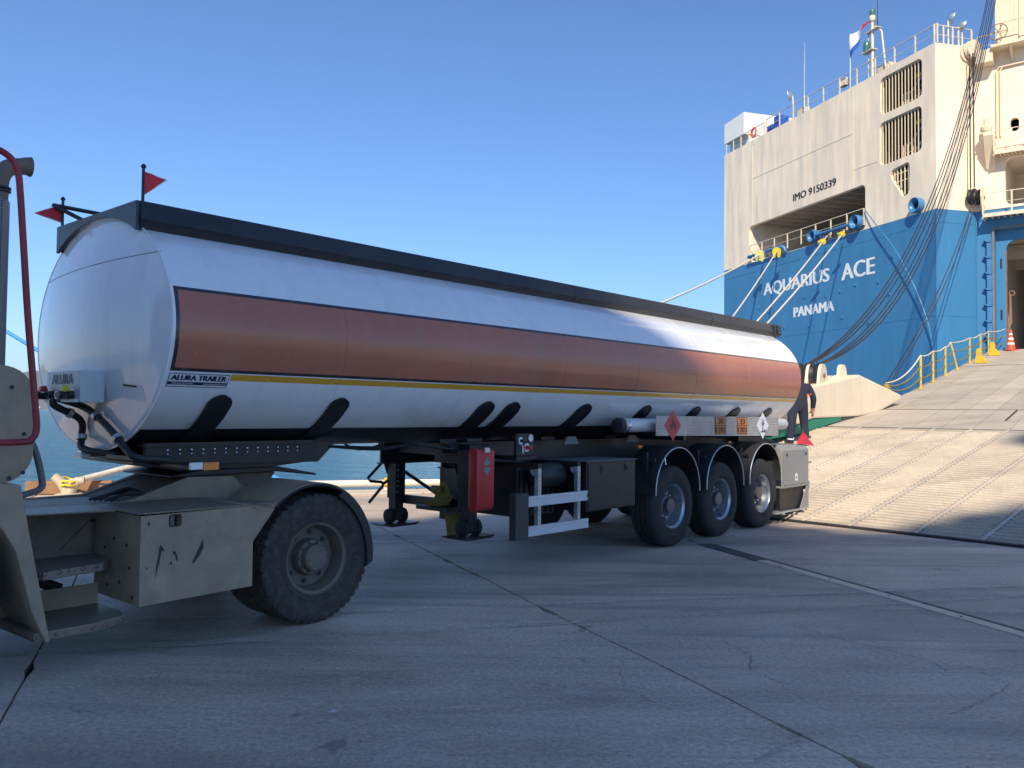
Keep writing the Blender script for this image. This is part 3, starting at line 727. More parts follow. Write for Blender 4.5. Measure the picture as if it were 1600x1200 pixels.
# frame
for sg in (1, -1):
    m = MB(); t0 = sg*.5
    m.box(TF, -3.5, 4.2, t0-.06, t0+.06, 1.385, 1.40); m.box(TF, -3.5, 4.2, t0-.06, t0+.06, 1.13, 1.145); m.box(TF, -3.5, 4.2, t0-.012, t0+.012, 1.145, 1.385)
    m.build('frame_beam', 'black_paint', tra)
for s_ in (-2.5, -1.2, .65, 1.96, 3.3, 4.1):
    m = MB(); m.box(TF, s_-.05, s_+.05, -.48, .48, 1.16, 1.36); m.build('cross_member', 'black_paint', tra)
for s_ in (-1.66, -.34):       # beige gussets seen between frame and tank
    m = MB(); m.prism(TF, [(s_-.14, 1.36), (s_+.14, 1.36), (s_+.08, 1.45), (s_-.08, 1.45)], .80, .83); m.build('gusset', 'grey_tube', tra)
m = MB()
for k in range(3): m.tube(smoothpath([TF(-5.0, .5+.03*k, 1.40), TF(-4.4, .52, 1.375-.01*k), TF(-3.9, .56, 1.39), TF(-3.5, .6+.04*k, 1.34), TF(-2.9, .62, 1.37)], 5), .014, 6)
m.tube(smoothpath([TF(-4.2, -.3, 1.40), TF(-3.8, -.5, 1.30), TF(-3.4, -.55, 1.36)], 6), .012, 6)
m.build('cable_loom', 'plastic_black', tra, smooth=60)
# landing gear
for sg in (1, -1):
    t0 = .76 if sg > 0 else -.58; s0 = -3.34 if sg > 0 else -3.19
    m = MB(); m.box(TF, s0-.075, s0+.075, t0-.075, t0+.075, .72, 1.38); m.prism(TF, [(s0-.22, 1.38), (s0+.22, 1.38), (s0+.075, 1.0), (s0-.075, 1.0)], t0-.09, t0-.078); leg = m.build('landing_leg', 'black_paint', tra, bevel=.006)
    m = MB(); m.box(TF, s0-.06, s0+.06, t0-.06, t0+.06, .47, .72); m.build('inner_leg', 'black_paint', leg)
    m = MB(); m.lathe(frame(TF(s0, t0, .515), TH_N, V(0, 0, 1), TH_H), [(.07, -.13), (.085, -.12), (.085, -.07), (.06, -.065), (.06, .065), (.085, .07), (.085, .12), (.07, .13)], 18); m.build('foot_roller', 'rubber', leg, smooth=40)
    m = MB(); m.prism(TF, [(s0-.24, .425), (s0-.18, .405), (s0+.18, .405), (s0+.24, .425), (s0+.24, .435), (s0-.24, .435)], t0-.15, t0+.15); m.build('foot_plate', 'black_paint', leg)
    m = MB()
    for i in range(9): m.lathe(frame(TF(s0-.05, t0+.078, .80+i*.062), TH_H, V(0, 0, 1), TH_N), [(.012, 0), (.012, .008), (.0, .012)], 6)
    m.build('leg_bolts', 'chrome', leg, kind='stuff')
m = MB(); m.prism_b(TF, [(-.62, 1.385), (.66, 1.385), (.62, 1.24), (-.58, 1.26)], -3.23, -3.21); m.build('leg_crossplate', 'grey_tube', tra)
m = MB(); m.box(TF, -3.15, -3.1, -.55, .55, .66, .76); m.tube([TF(-3.19, -.6, 1.1), TF(-3.19, .6, .62)], .02, 6); m.build('leg_brace', 'black_paint', tra)
m = MB(); m.tube([TF(-3.25, -.70, 1.18), TF(-3.50, -.72, .955), TF(-3.46, -.72, .92), TF(-3.29, -.72, .90), TF(-3.27, -.72, .86), TF(-3.46, -.74, .67)], .018, 8); m.tube([TF(-3.27, -.72, .88), TF(-3.14, -.66, .97)], .018, 8); m.build('crank_handle', 'plastic_black', tra, smooth=40)
# chocks in their brackets
for t0, s0, z0 in ((.25, -3.47, .74),):
    F = frame(TF(s0, t0, z0), TH_H, TH_N, V(0, 0, 1))
    m = MB(); m.holed(lambda a, b, c: F(a, b+.08, c), [(-.0, .02), (.05, -.03), (.26, -.03), (.30, .03), (.22, .22), (.14, .24)], [rrect(.13, .19, .10, .18, .02, 2), circ(.19, .03, .018, 8), circ(.25, .035, .018, 8)], .16)
    m.prism(F, [(.0, .02), (.05, -.03), (.26, -.03), (.30, .03), (.29, .04), (.02, .03)], -.08, .079); m.build('wheel_chock', 'yellow_old', tra)
    m = MB(); m.holed(lambda a, b, c: F(a+.22, b+.10, c-.32), [(-.05, .20), (.16, .17), (.17, -.10), (.0, -.07)], [rrect(.02+.03*k, .038+.03*k, .0, .02, .006, 1) for k in range(4)], .02); m.build('wheel_chock', 'yellow_old', tra)
m = MB(); m.box(TF, -3.42, -3.0, .02, .5, .66, .70); m.box(TF, -3.06, -3.0, .02, .5, .52, 1.1); m.build('chock_bracket', 'black_paint', tra)
# extinguisher box
m = MB(); m.prism_b(TF, rrect(1.04, 1.14, .735, 1.355, .045, 4), -3.62, -3.36); fx = m.build('extinguisher_box', 'red', tra, bevel=.02, smooth=40, label='red extinguisher box')
m = MB(); m.prism_b(TF, rrect(1.03, 1.15, .725, 1.365, .05, 4), -3.635, -3.60); m.build('box_door', 'red', fx, bevel=.01, smooth=40)
m = MB(); m.box(TF, -3.52, -3.45, 1.1405, 1.156, 1.32, 1.372); m.build('box_latch', 'galv', fx, bevel=.005)
FX = lambda a, b, c: TF(a, 1.1405+b, c)
m = MB(); m.add([FX(a, .003, c) for a, c in ((-3.53, 1.20), (-3.48, 1.19), (-3.43, 1.205), (-3.45, 1.25), (-3.46, 1.23), (-3.48, 1.285), (-3.50, 1.24), (-3.515, 1.25))], [tuple(range(8))])
m.add([FX(a, .003, c) for a, c in ((-3.53, 1.17), (-3.43, 1.17), (-3.44, 1.13), (-3.48, 1.09), (-3.52, 1.13))], [tuple(range(5))]); m.build('flame_mark', 'print_grey', fx, norm=False)
m = MB(); m.box(TF, -3.60, -3.38, .84, 1.028, .75, 1.34); m.box(TF, -3.6, -3.4, .5, .84, 1.2, 1.3); m.build('box_bracket', 'black_paint', tra)
# air control panel
m = MB(); m.prism(TF, rrect(-2.98, -2.70, 1.265, 1.505, .03, 3), 1.06, 1.10); cp = m.build('control_panel', 'plastic_black', tra, bevel=.006)
CPF = lambda a, b, c: TF(a, 1.1005+b, c)
m = MB(); m.add([CPF(a, .002, c) for a, c in circ(-2.91, 1.43, .042, 16)], [tuple(range(16))]); m.add([CPF(a, .002, c) for a, c in ((-2.90, 1.40), (-2.865, 1.37), (-2.86, 1.29), (-2.885, 1.30), (-2.885, 1.36))], [tuple(range(5))]); m.add([CPF(a, .002, c) for a, c in rrect(-2.85, -2.77, 1.31, 1.40, .03, 4)], [tuple(range(20))]); m.build('control_sticker', 'white_vinyl', cp, norm=False)
m = MB(); m.add([CPF(a, .0035, c) for a, c in rrect(-2.84, -2.785, 1.33, 1.38, .02, 3)], [tuple(range(16))]); m.build('control_sticker_centre', 'placard_red', cp, norm=False)
m = MB(); m.lathe(frame(TF(-2.75, 1.1, 1.455), TH_H, V(0, 0, 1), TH_N), [(.035, .001), (.04, .008), (.03, .012), (.028, .004)], 20); m.build('dial_ring', 'white_vinyl', cp, smooth=40)
for a_, c_ in ((-2.915, 1.43), (-2.81, 1.355)):
    m = MB(); m.lathe(frame(TF(a_, 1.1, c_), TH_H, V(0, 0, 1), TH_N), [(.014, .0), (.014, .04), (.026, .045), (.026, .06), (.0, .065)], 14); m.build('control_knob', 'plastic_black' if c_ > 1.4 else 'red', cp, smooth=40)
m = MB(); m.box(TF, -3.0, -2.68, .9, 1.12, 1.225, 1.262); m.box(TF, -2.9, -2.8, .5, 1.06, 1.22, 1.26); m.build('panel_bracket', 'black_paint', tra)
# air reservoirs
def reservoir(c0, c1, r):
    d = (c1-c0).normalized(); L_ = (c1-c0).length; u = d.orthogonal().normalized(); F = frame(c0, u, d.cross(u), d)
    m = MB(); m.lathe(F, [(.0, 0), (r*.5, .012), (r*.85, .045), (r, .10), (r, L_-.10), (r*.85, L_-.045), (r*.5, L_-.012), (.0, L_)], 24); return m.build('air_reservoir', 'plastic_black', tra, smooth=50)
reservoir(TF(-2.55, .95, 1.03), TF(-2.0, .95, 1.03), .135); reservoir(TF(-2.1, -.4, .80), TF(-2.1, .55, .80), .15); reservoir(TF(-1.6, -.4, .80), TF(-1.6, .5, .80), .15)
m = MB(); m.box(TF, -2.62, -1.96, .15, .80, .56, 1.12); bc = m.build('dark_filler_box', 'plastic_black', tra, bevel=.02)  # ribbed black box added to fill the dark region behind the side guard
for i in range(7):
    m = MB(); m.box(TF, -2.60+i*.095, -2.555+i*.095, .80, .825, .58, 1.08); m.build('filler_rib', 'plastic_black', bc)
# side guard
sg_ = MB()
for z0, z1, a0, a1 in ((.738, .848, -2.955, -1.885), (.428, .532, -2.955, -1.885)):
    m = MB(); m.prism_b(TF, [(1.215, z0), (1.25, z0), (1.25, z0+.03), (1.245, z0+.034), (1.245, z1-.034), (1.25, z1-.03), (1.25, z1), (1.215, z1)], a0, a1); m.build('guard_rail', 'alu', tra)
m = MB(); pr = []
for i in range(13):
    z = .405+i*.0372; pr += [(-3.165, z), (-3.165, z+.030), (-3.158, z+.0336)]
m.prism(TF, [(-2.958, .405), (-2.958, .885)]+[(x, z) for x, z in pr[::-1]], 1.17, 1.262); m.build('guard_end_cap', 'bumper_grey', tra, bevel=.004)
for s0 in (-2.72, -2.02):
    m = MB(); m.holed(lambda a, b, c: TF(a, 1.212+b, c), [(s0-.022, .43), (s0+.022, .43), (s0+.022, 1.13), (s0-.022, 1.13)], [rrect(s0-.007, s0+.007, .47+i*.052, .487+i*.052, .005, 2) for i in range(12)], .003)
    m.box(TF, s0-.025, s0-.0222, 1.16, 1.212, .43, 1.13); m.box(TF, s0+.0222, s0+.025, 1.16, 1.212, .43, 1.13); ps = m.build('guard_post', 'galv', tra)
    m = MB(); m.prism(TF, [(s0-.03, 1.12)]+[(s0-.03-.07*math.sin(R(a)), 1.05-.07*math.cos(R(a))+.07) for a in range(90, -1, -15)]+[(s0-.03, .98)], 1.155, 1.165); m.build('post_gusset', 'grey_tube', ps)
    m = MB(); m.box(TF, s0-.03, s0+.03, .5, 1.21, 1.125, 1.18); m.build('guard_arm', 'black_paint', tra)
# tool box
m = MB(); m.prism(TF, [(-1.925, .60), (-.92, .605), (-.92, 1.17), (-1.925, 1.17)], .62, 1.245); tb = m.build('tool_box', 'black_paint', tra, bevel=.01, label='black steel tool box')
m = MB(); m.box(TF, -1.90, -.945, 1.2465, 1.256, .62, 1.15); m.build('box_door', 'black_paint', tb, bevel=.004)
m = MB(); m.box(TF, -1.93, -.915, .6, 1.262, 1.172, 1.182); m.build('box_lid', 'grey_tube', tb)
for s0 in (-1.62, -1.12):
    m = MB(); m.box(TF, s0-.045, s0+.045, 1.2565, 1.264, 1.035, 1.13); lt = m.build('latch', 'plastic_black', tb, bevel=.004)
    m = MB(); m.box(TF, s0-.02, s0+.02, 1.2645, 1.272, 1.06, 1.10); m.build('latch_tongue', 'hub_dark', lt)
# axles, wheels, mudguards
def ringbolts(F, n, rad, h0, h1, r, mb):
    for i in range(n):
        a = 2*math.pi*(i+.5)/n; c = (rad*math.cos(a), rad*math.sin(a))
        mb.lathe(lambda x, y, h, c=c: F(c[0]+x, c[1]+y, h), [(r, h0), (r, h1), (r*.5, h1+.006), (.0, h1+.007)], 6)
def trailer_wheel():
    F = lambda x, y, h: Vector((x, -h, y))        # local: axis along -y (near side outward)
    mk = lambda m, nm, mat, par=None: m
    m = MB(); P = [(.295, -.02), (.288, -.035), (.268, -.05), (.262, -.10), (.245, -.15), (.238, -.20), (.21, -.205), (.19, -.185), (.165, -.165), (.13, -.16), (.125, -.13), (.10, -.12), (.095, -.06), (.0, -.055)]
    m.lathe(F, P, 48, caps=False, mis=[0]*6+[1]*7); rim = m.build('wheel', ['steel_rim', 'disc_dark'], None, smooth=30)
    m = MB(); ringbolts(F, 10, .155, -.165, -.13, .015, m); o = m.build('wheel_nuts', 'galv', None); o['kind'] = 'stuff'; o.parent = rim
    m = MB()
    for i in range(10):
        a = 2*math.pi*i/10; c = (.205*math.cos(a), .205*math.sin(a)); m.lathe(lambda x, y, h, c=c: F(c[0]+x*.9, c[1]+y*.9, h), [(.026, -.21), (.026, -.187), (.0, -.1865)], 10)
    o = m.build('hole_shade_discs', 'hub_dark', None, smooth=40); o['kind'] = 'stuff'; o.parent = rim  # dark discs, no openings: the shade inside the hand holes as colour
    T_ = [(.295, -.36), (.31, -.375), (.40, -.385), (.47, -.375), (.512, -.355), (.528, -.335)]
    for c in (-.27, -.20, -.13):
        T_ += [(.533, c-.012), (.521, c-.009), (.521, c+.009), (.533, c+.012)]
    T_ += [(.528, -.06), (.512, -.035), (.49, -.022), (.47, -.016), (.455, -.010), (.44, -.011), (.40, -.004), (.36, -.004), (.355, -.007), (.345, -.007), (.34, -.004), (.315, -.010), (.298, -.018)]
    T_ = [(.292, -.05)]*0+T_
    m = MB(); m.lathe(F, T_, 72, caps=False); o = m.build('tyre', 'rubber', None, smooth=35); o.parent = rim
    return rim
tw = trailer_wheel()
first = True
for i in range(3):
    for sg in (1, -1):
        if first: w_ = tw; w_.parent = tra; INV[w_.name] = INV[tra.name]; first = False
        else: w_ = copytree(tw, tra)
        w_.location = (1.31*i, -sg*1.262, .527); w_.rotation_euler = (0, 0, 0 if sg > 0 else math.pi)
    m = MB(); m.tube([TF(1.31*i, -.95, .527), TF(1.31*i, .95, .527)], .075, 14); m.box(TF, 1.31*i-.6, 1.31*i+.15, .44, .52, .58, .66); m.box(TF, 1.31*i-.6, 1.31*i+.15, -.52, -.44, .58, .66); m.build('axle', 'black_paint', tra, smooth=40)
    for sg in (1, -1):
        m = MB(); m.lathe(frame(TF(1.31*i+.3, sg*.48, .68), TH_H, TH_N, V(0, 0, 1)), [(.10, 0), (.14, .08), (.12, .16), (.14, .24), (.13, .34), (.10, .46)], 18); m.build('air_bag', 'rubber', tra, smooth=50)
        m = MB(); m.lathe(frame(TF(1.31*i, sg*.72, .527), TH_H, V(0, 0, 1), TH_N), [(.19, -.09), (.2, -.08), (.2, .08), (.19, .09)], 24); m.build('brake_drum', 'hub_dark', tra, smooth=40)
        # mudguard: half round sheet with a rolled pale lip
        c0 = 1.31*i+.05; vs = []; fs = []; n = 24; ra, rb = .56, .575; zc = .735; ti, to_ = .84, 1.285
        pts = [(-1, 0)]+[(math.cos(math.pi-math.pi*k/n), math.sin(math.pi-math.pi*k/n)) for k in range(n+1)]+[(1, 0)]
        def prof_(r): return [(c0+r*x, zc+(r*y if j not in (0, len(pts)-1) else -.04)) for j, (x, y) in enumerate(pts)]
        m = MB(); A_, B_ = prof_(ra), prof_(rb); nn = len(A_)
        for (a, z), (a2, z2) in zip(A_, B_): vs += [TF(a, sg*ti, z), TF(a, sg*to_, z), TF(a2, sg*ti, z2), TF(a2, sg*to_, z2)]
        for j in range(nn-1):
            k = 4*j; fs += [(k, k+1, k+5, k+4), (k+2, k+6, k+7, k+3), (k, k+4, k+6, k+2), (k+1, k+3, k+7, k+5)]
        fs += [(0, 2, 3, 1), (4*nn-4, 4*nn-3, 4*nn-1, 4*nn-2)]
        m.add(vs, fs); mg = m.build('mudguard', 'plastic_black', tra, smooth=30)
        m = MB(); m.tube([TF(a, sg*(to_+.002), z) for a, z in prof_(.556)], .0085, 6); m.build('mudguard_lip', 'galv', mg, smooth=60)
        m = MB(); m.tube([TF(c0-.5, sg*.5, 1.14), TF(c0-.5, sg*1.24, 1.14)], .02, 8); m.box(TF, c0-.57, c0-.535, sg*1.12, sg*1.16, .98, 1.24); m.build('mudguard_stay', 'plastic_black', mg, smooth=40)
# hazard board with its tube behind
m = MB(); m.lathe(frame(TF(-1.06, 1.06, 1.585), TH_N, V(0, 0, 1), TH_H), [(.0, 0), (.085, .005), (.096, .03), (.096, .10), (.09, .105), (.088, .13), (.095, .135), (.095, .2), (.088, .205), (.088, 4.86), (.075, 4.90), (.0, 4.91)], 24, mis=[0, 0, 0, 1, 1, 1, 1, 1, 2, 2, 2]); m.build('hose_tube', ['plastic_black', 'chrome', 'alu'], tra, smooth=40)
m = MB(); m.prism(TF, [(-.44, 1.452), (3.215, 1.402), (3.215, 1.70), (-.44, 1.706)], 1.235, 1.243); hb = m.build('hazard_board', 'tread_alu', tra, label='tread plate board with hazard placards')
m = MB(); 
for s_ in (.3, 1.9, 3.0): m.box(TF, s_-.03, s_+.03, .55, 1.235, 1.38, 1.44); m.box(TF, s_-.03, s_+.03, 1.2, 1.234, 1.38, 1.6)
m.build('board_bracket', 'black_paint', hb, kind='stuff')
HBF = lambda a, b, c: TF(a, 1.2435+b, c)
def placard(cx, cz, hw, hh, mat):
    m = MB(); m.prism(TF, [(cx-hw, cz), (cx, cz-hh), (cx+hw, cz), (cx, cz+hh)], 1.2445, 1.2475); return m.build('placard', mat, hb)
p1 = placard(-.03, 1.582, .205, .202, 'placard_red'); p1['label'] = 'red diamond placard with a dark flame'
H2 = lambda a, b, c: TF(a, 1.2475+b, c)
fl_ = [(-.05, -.055), (-.075, -.01), (-.06, .035), (-.04, .01), (-.03, .06), (-.005, .12), (.0, .07), (.02, .045), (.03, .075), (.05, .03), (.06, .05), (.075, .0), (.06, -.05), (.03, -.07), (.035, -.035), (.01, -.01), (.0, -.035), (-.02, -.02), (-.03, -.045), (-.02, -.075)]
m = MB(); m.add([H2(-.03+a*1.1, .002, 1.582+c) for a, c in fl_], [tuple(range(len(fl_)))]); m.build('flame', 'placard_flame', p1, norm=False)
p2 = placard(2.64, 1.567, .21, .205, 'white_vinyl'); p2['label'] = 'white diamond placard with a dead tree and fish'
m = MB()
def q2(*pts): m.add([H2(2.64+a, .002, 1.567+c) for a, c in pts], [tuple(range(len(pts)))])
q2((-.02, -.09), (.015, -.09), (.008, .02), (-.008, .02)); q2((-.008, .02), (.008, .02), (-.035, .11), (-.045, .10)); q2((-.006, .02), (.01, .015), (.05, .095), (.04, .10)); q2((-.055, .04), (-.01, -.005), (-.006, .012), (-.06, .06)); q2((.01, .0), (.05, .03), (.055, .05), (.006, .02)); q2((.0, .05), (.012, .05), (.005, .13))
q2((-.08, -.10), (.10, -.105), (.09, -.09), (-.07, -.085)); q2((.03, -.085), (.10, -.085), (.06, -.055)); q2((.09, -.08), (.12, -.06), (.118, -.095))
m.build('environment_mark', 'print_black', p2, norm=False)
for s0, s1, up_, lo_, mt in ((1.12, 1.445, '30', '1202', 'orange_plate'), (1.785, 2.11, '33', '1203', 'orange_plate')):
    zc_ = 1.575 if s0 < 1.5 else 1.57
    m = MB(); m.box(TF, s0, s1, 1.2445, 1.247, zc_-.125, zc_+.125); op = m.build('number_plate', 'print_black', hb, label='orange hazard plate %s over %s' % (up_, lo_))
    m = MB(); m.box(TF, s0+.014, s1-.014, 1.2472, 1.2482, zc_+.006, zc_+.115); m.box(TF, s0+.014, s1-.014, 1.2472, 1.2482, zc_-.115, zc_-.006); m.build('plate_field', mt, op)
    P2 = lambda a, b, c: TF(a, 1.2482+b, c)
    m = MB(); text(m, up_, P2, s0+.085, s1-.085, zc_+.022, zc_+.10, .001, bold=.007); text(m, lo_, P2, s0+.03, s1-.03, zc_-.10, zc_-.022, .001, bold=.006); m.build('plate_figures', 'print_black', op, norm=False, kind='stuff')
m = MB(); m.box(TF, -.50, -.42, 1.0, 1.03, 1.285, 1.325); m.build('marker_lamp', 'amber', tra, bevel=.006)
m = MB(); m.box(TF, 1.95, 2.03, 1.0, 1.03, 1.30, 1.335); m.build('marker_lamp', 'amber', tra, bevel=.006)
# rear locker, skirt, folded step grate, bumper
m = MB(); m.prism_b(TF, [(.66, .56), (1.25, .55), (1.25, 1.16), (1.17, 1.245), (.66, 1.245)], 3.34, 4.40); rb = m.build('rear_locker', 'grey_box', tra, bevel=.012, label='grey steel locker behind the last wheel')
m = MB(); m.box(TF, 3.40, 4.36, 1.2515, 1.258, .60, 1.12); m.build('locker_door', 'grey_box', rb, bevel=.006)
m = MB(); m.add([TF(a, 1.2595, c) for a, c in ((3.82, .66), (3.93, .655), (3.93, .75), (3.875, .79), (3.82, .755))], [(0, 1, 2, 3, 4)]); m.build('locker_sticker', 'white_vinyl', rb, norm=False)
m = MB(); m.add([TF(a, 1.261, c) for a, c in ((3.85, .69), (3.90, .69), (3.90, .73), (3.85, .73))], [(0, 1, 2, 3)]); m.build('sticker_mark', 'print_grey', rb, norm=False)
for s_ in (3.5, 4.26):
    m = MB(); m.lathe(frame(TF(s_, 1.258, 1.09), TH_H, V(0, 0, 1), TH_N), [(.022, 0), (.022, .012), (.0, .014)], 10); m.build('lock', 'hub_dark', rb, smooth=40)
m = MB(); m.prism(TF, [(4.05, .18), (4.40, .17), (4.40, .545), (4.33, .545)], 1.236, 1.248); m.build('rear_skirt', 'grey_box', tra)
m = MB(); m.box(TF, 3.36, 4.30, .7, 1.2, .20, .545); m.build('dark_locker', 'tank_black', tra)
for i in range(7):
    m = MB(); m.box(TF, 3.05, 4.30, .72+i*.085, .76+i*.085, .165, .185); m.build('grate_bar', 'galv', tra)
m = MB(); m.box(TF, 3.3, 3.36, .7, 1.29, .14, .1645); m.box(TF, 4.1, 4.16, .7, 1.29, .14, .1645); m.build('grate_bearer', 'galv', tra)
m = MB(); m.prism(TF, [(3.0, 1.30), (3.0, 1.42), (3.5, 1.42), (4.35, 1.29)], .62, .66); m.box(TF, 3.0, 4.35, .2, .66, 1.28, 1.295); m.build('rear_frame_end', 'black_paint', tra)
m = MB(); m.box(TF, 4.42, 4.52, -1.22, 1.22, .48, .62); m.box(TF, 4.2, 4.42, .4, .5, .55, 1.2); m.box(TF, 4.2, 4.42, -.5, -.4, .55, 1.2); m.build('rear_bumper', 'grey_box', tra, bevel=.01)
for sg in (1, -1):
    m = MB(); m.box(TF, 4.402, 4.45, sg*.95, sg*1.2, .8, .95); m.build('tail_lamp', 'lamp_red', tra, bevel=.008)
m = MB(); m.tube([TF(4.40, 1.15, .80), TF(4.62, 1.15, .92), TF(4.74, 1.15, .925)], .014, 6); m.tube([TF(4.40, 1.15, .86), TF(4.62, 1.15, .93)], .012, 6); m.build('rear_handle', 'grey_tube', tra, smooth=40)
pennant(TF(4.25, 1.18, 1.20), TF(4.33, 1.18, 1.50), TF(4.32, 1.18, 1.45), TF(4.06, 1.18, 1.26), TF(4.80, 1.2, 1.20), 0, 'short pole with a red triangular pennant on the rear locker')
m = MB(); m.box(TF, 3.05, 3.24, .9, 1.2, .36, 1.0); m.build('mud_flap', 'rubber', tra, bevel=.02)
# ------------------------------------------------------------------ terminal tractor
trc = thing('terminal_tractor', 'dusty beige terminal tractor coupled under the front of the tank trailer', 'tractor', TF(-5.62, 0, 0), TRZ)
TCI = TF
# chassis rails and boom
for sg in (1, -1):
    m = MB(); m.box(TF, -10.2, -5.0, sg*.42-.04, sg*.42+.04, .62, .88); m.build('chassis_rail', 'beige_dark', trc)
m = MB()
bo = [(-7.7, .90), (-7.7, 1.0), (-6.80, 1.01), (-6.30, 1.175), (-5.90, 1.165), (-5.78, 1.06), (-5.70, .90)]
for sg in (1, -1): m.prism(TF, bo, sg*.40-.03, sg*.40+.03)
m.box(TF, -7.7, -6.80, -.37, .37, .975, .995); m.build('lift_boom', 'beige', trc, bevel=.008)
m = MB(); m.prism(TF, [(-6.82, .99), (-6.32, 1.15), (-5.92, 1.14), (-5.92, 1.12), (-6.32, 1.13), (-6.82, .965)], -.368, .368); m.build('boom_cover', 'beige_dark', trc)
m = MB(); m.prism(TF, [(-6.45, 1.19), (-6.2, 1.228), (-5.45, 1.228), (-5.05, 1.15), (-5.05, 1.13), (-5.45, 1.185), (-6.45, 1.175)], -.44, .44); fw_ = m.build('fifth_wheel', 'black_paint', trc, bevel=.008)
m = MB(); m.prism(TF, [(-6.1, 1.17), (-5.4, 1.17), (-5.55, .95), (-5.95, .95)], -.30, .30); m.build('fifth_wheel_mount', 'beige_dark', fw_)
m = MB()
for k in range(5): m.tube(smoothpath([TF(-6.95+.02*k, .1+.05*k, 1.01), TF(-6.75, .2+.05*k, 1.06+.02*(k % 3)), TF(-6.55, .28+.03*k, 1.02)], 5), .012, 6)
m.build('loose_hoses', 'plastic_black', trc, smooth=60)
# side tank box with tread plate deck
m = MB()
m.holed(lambda a, b, c: TF(a, 1.25+b, c), [(-7.07, .372), (-6.20, .39), (-6.20, 1.0), (-7.07, .99)], [rrect(-6.87, -6.775, .895, .985, .015, 3)], .12)
vs = [TF(s, t, z) for s, z in ((-7.07, .372), (-6.20, .39), (-6.20, 1.0), (-7.07, .99)) for t in (1.25, .52)]
m.add(vs, [(0, 1, 3, 2), (2, 3, 5, 4), (6, 7, 1, 0), (1, 7, 5, 3)]); sbx = m.build('side_box', 'beige', trc, norm=False)
m = MB(); m.prism(TF, [(-6.90, .88), (-6.74, .88), (-6.74, .988), (-6.90, .988)], 1.05, 1.12); m.build('filler_recess', 'black_paint', sbx)
m = MB(); m.lathe(frame(TF(-6.82, 1.12, .935), TH_H, V(0, 0, 1), TH_N), [(.035, 0), (.035, .05), (.025, .06), (.0, .062)], 14); m.box(TF, -6.835, -6.805, 1.17, 1.20, .90, .975); m.build('filler_cap', 'grey_tube', sbx, smooth=40)
m = MB()
def blob(cx, cz, pts): m.add([TF(cx+a, 1.2525, cz+c) for a, c in pts], [tuple(range(len(pts)))])
blob(-6.93, .68, [(0, .10), (.018, .085), (.03, .05), (.012, .06), (-.005, -.03), (-.03, -.13), (-.025, -.04), (-.01, .04), (-.006, .08)])
blob(-6.83, .68, [(0, .05), (.02, .03), (.035, -.03), (.02, -.02), (.008, .02), (-.01, .03)]); blob(-6.66, .70, [(.05, .09), (.055, .03), (.03, -.02), (-.02, -.08), (-.03, -.07), (.0, -.01), (.03, .05)])
blob(-6.85, .645, [(0, .01), (.012, .0), (.006, -.016), (-.008, -.008)]); blob(-7.03, .63, [(0, .01), (.014, .0), (.006, -.012)]); blob(-7.02, .93, [(0, .02), (.016, .01), (.012, -.01), (-.006, -.004)])
m.build('paint_scuffs', 'scuff', sbx, norm=False, kind='stuff')
m = MB(); m.slab(TF, [(-7.09, .50), (-7.09, 1.262), (-6.20, 1.262), (-5.97, 1.262), (-6.12, .9), (-6.34, .47)], 1.002, 1.012); dk = m.build('deck_plate', 'tread_deck', trc, label='diamond tread deck plate')
m = MB(); m.slab(TF, [(-7.75, .44), (-7.75, .78), (-7.095, .92), (-7.095, .44)], 1.0, 1.010); m.build('deck_plate', 'tread_deck', trc)
m = MB(); m.prism(TF, [(-6.20, .98), (-5.98, .998), (-5.98, 1.0), (-6.20, 1.0)], 1.22, 1.262); m.prism(TF, [(-6.2, .72), (-5.98, .998), (-6.2, 1.0)], 1.236, 1.245); m.build('deck_bracket', 'beige', dk)
m = MB(); m.lathe(frame(TF(-6.63, 1.0, 1.012), TH_H, TH_N, V(0, 0, 1)), [(.05, 0), (.05, .006), (.0, .007)], 16); m.build('deck_cap', 'beige_dark', dk)
m = MB()
for s_, z_ in ((.70, .72), (.85, .8), (1.05, .77), (1.1, .62), (.72, .60), (.95, .50), (.75, .46), (1.15, .42)):
    m.lathe(frame(TF(-7.072, s_, z_), TH_N, V(0, 0, 1), -TH_H), [(.012, 0), (.012, .006), (.0, .008)], 8)
m.build('box_bolts', 'hub_dark', sbx, kind='stuff')
# inner wall and steps
m = MB(); m.box(TF, -7.85, -7.08, .44, .47, .50, .99); m.prism(TF, [(-7.3, .7), (-7.09, .9), (-7.09, .7)], .47, .49); m.build('step_well', 'beige_dark', trc)
m = MB(); m.slab(TF, [(-7.85, .5), (-7.62, 1.06), (-7.20, .98), (-7.075, .80), (-7.075, .5)], .60, .655); m.build('step', 'tread_deck', trc, bevel=.006)
m = MB(); m.slab(TF, [(-7.75, .62), (-7.72, 1.215), (-7.35, 1.215), (-7.12, 1.12), (-7.075, .98), (-7.075, .62)], .25, .305); ls = m.build('step', 'tread_deck', trc, bevel=.006)
m = MB(); m.box(TF, -7.75, -7.08, .60, .617, .25, .45); m.build('step_riser', 'beige', ls)
m = MB(); m.box(TF, -7.85, -7.5, .50, .58, .42, .5); m.tube([TF(-7.55, .45, .55), TF(-7.3, .5, .42)], .04, 8); m.build('step_bracket', 'black_paint', trc)
# fender support fin ahead of the steps
m = MB(); m.prism(TF, [(-8.35, 1.30), (-7.83, 1.25), (-7.775, .95), (-7.635, .245), (-7.66, .24), (-7.75, .45), (-7.85, .84), (-7.93, .985), (-8.08, 1.08), (-8.35, 1.10)], .62, 1.252); m.build('front_fender', 'beige', trc, bevel=.01)
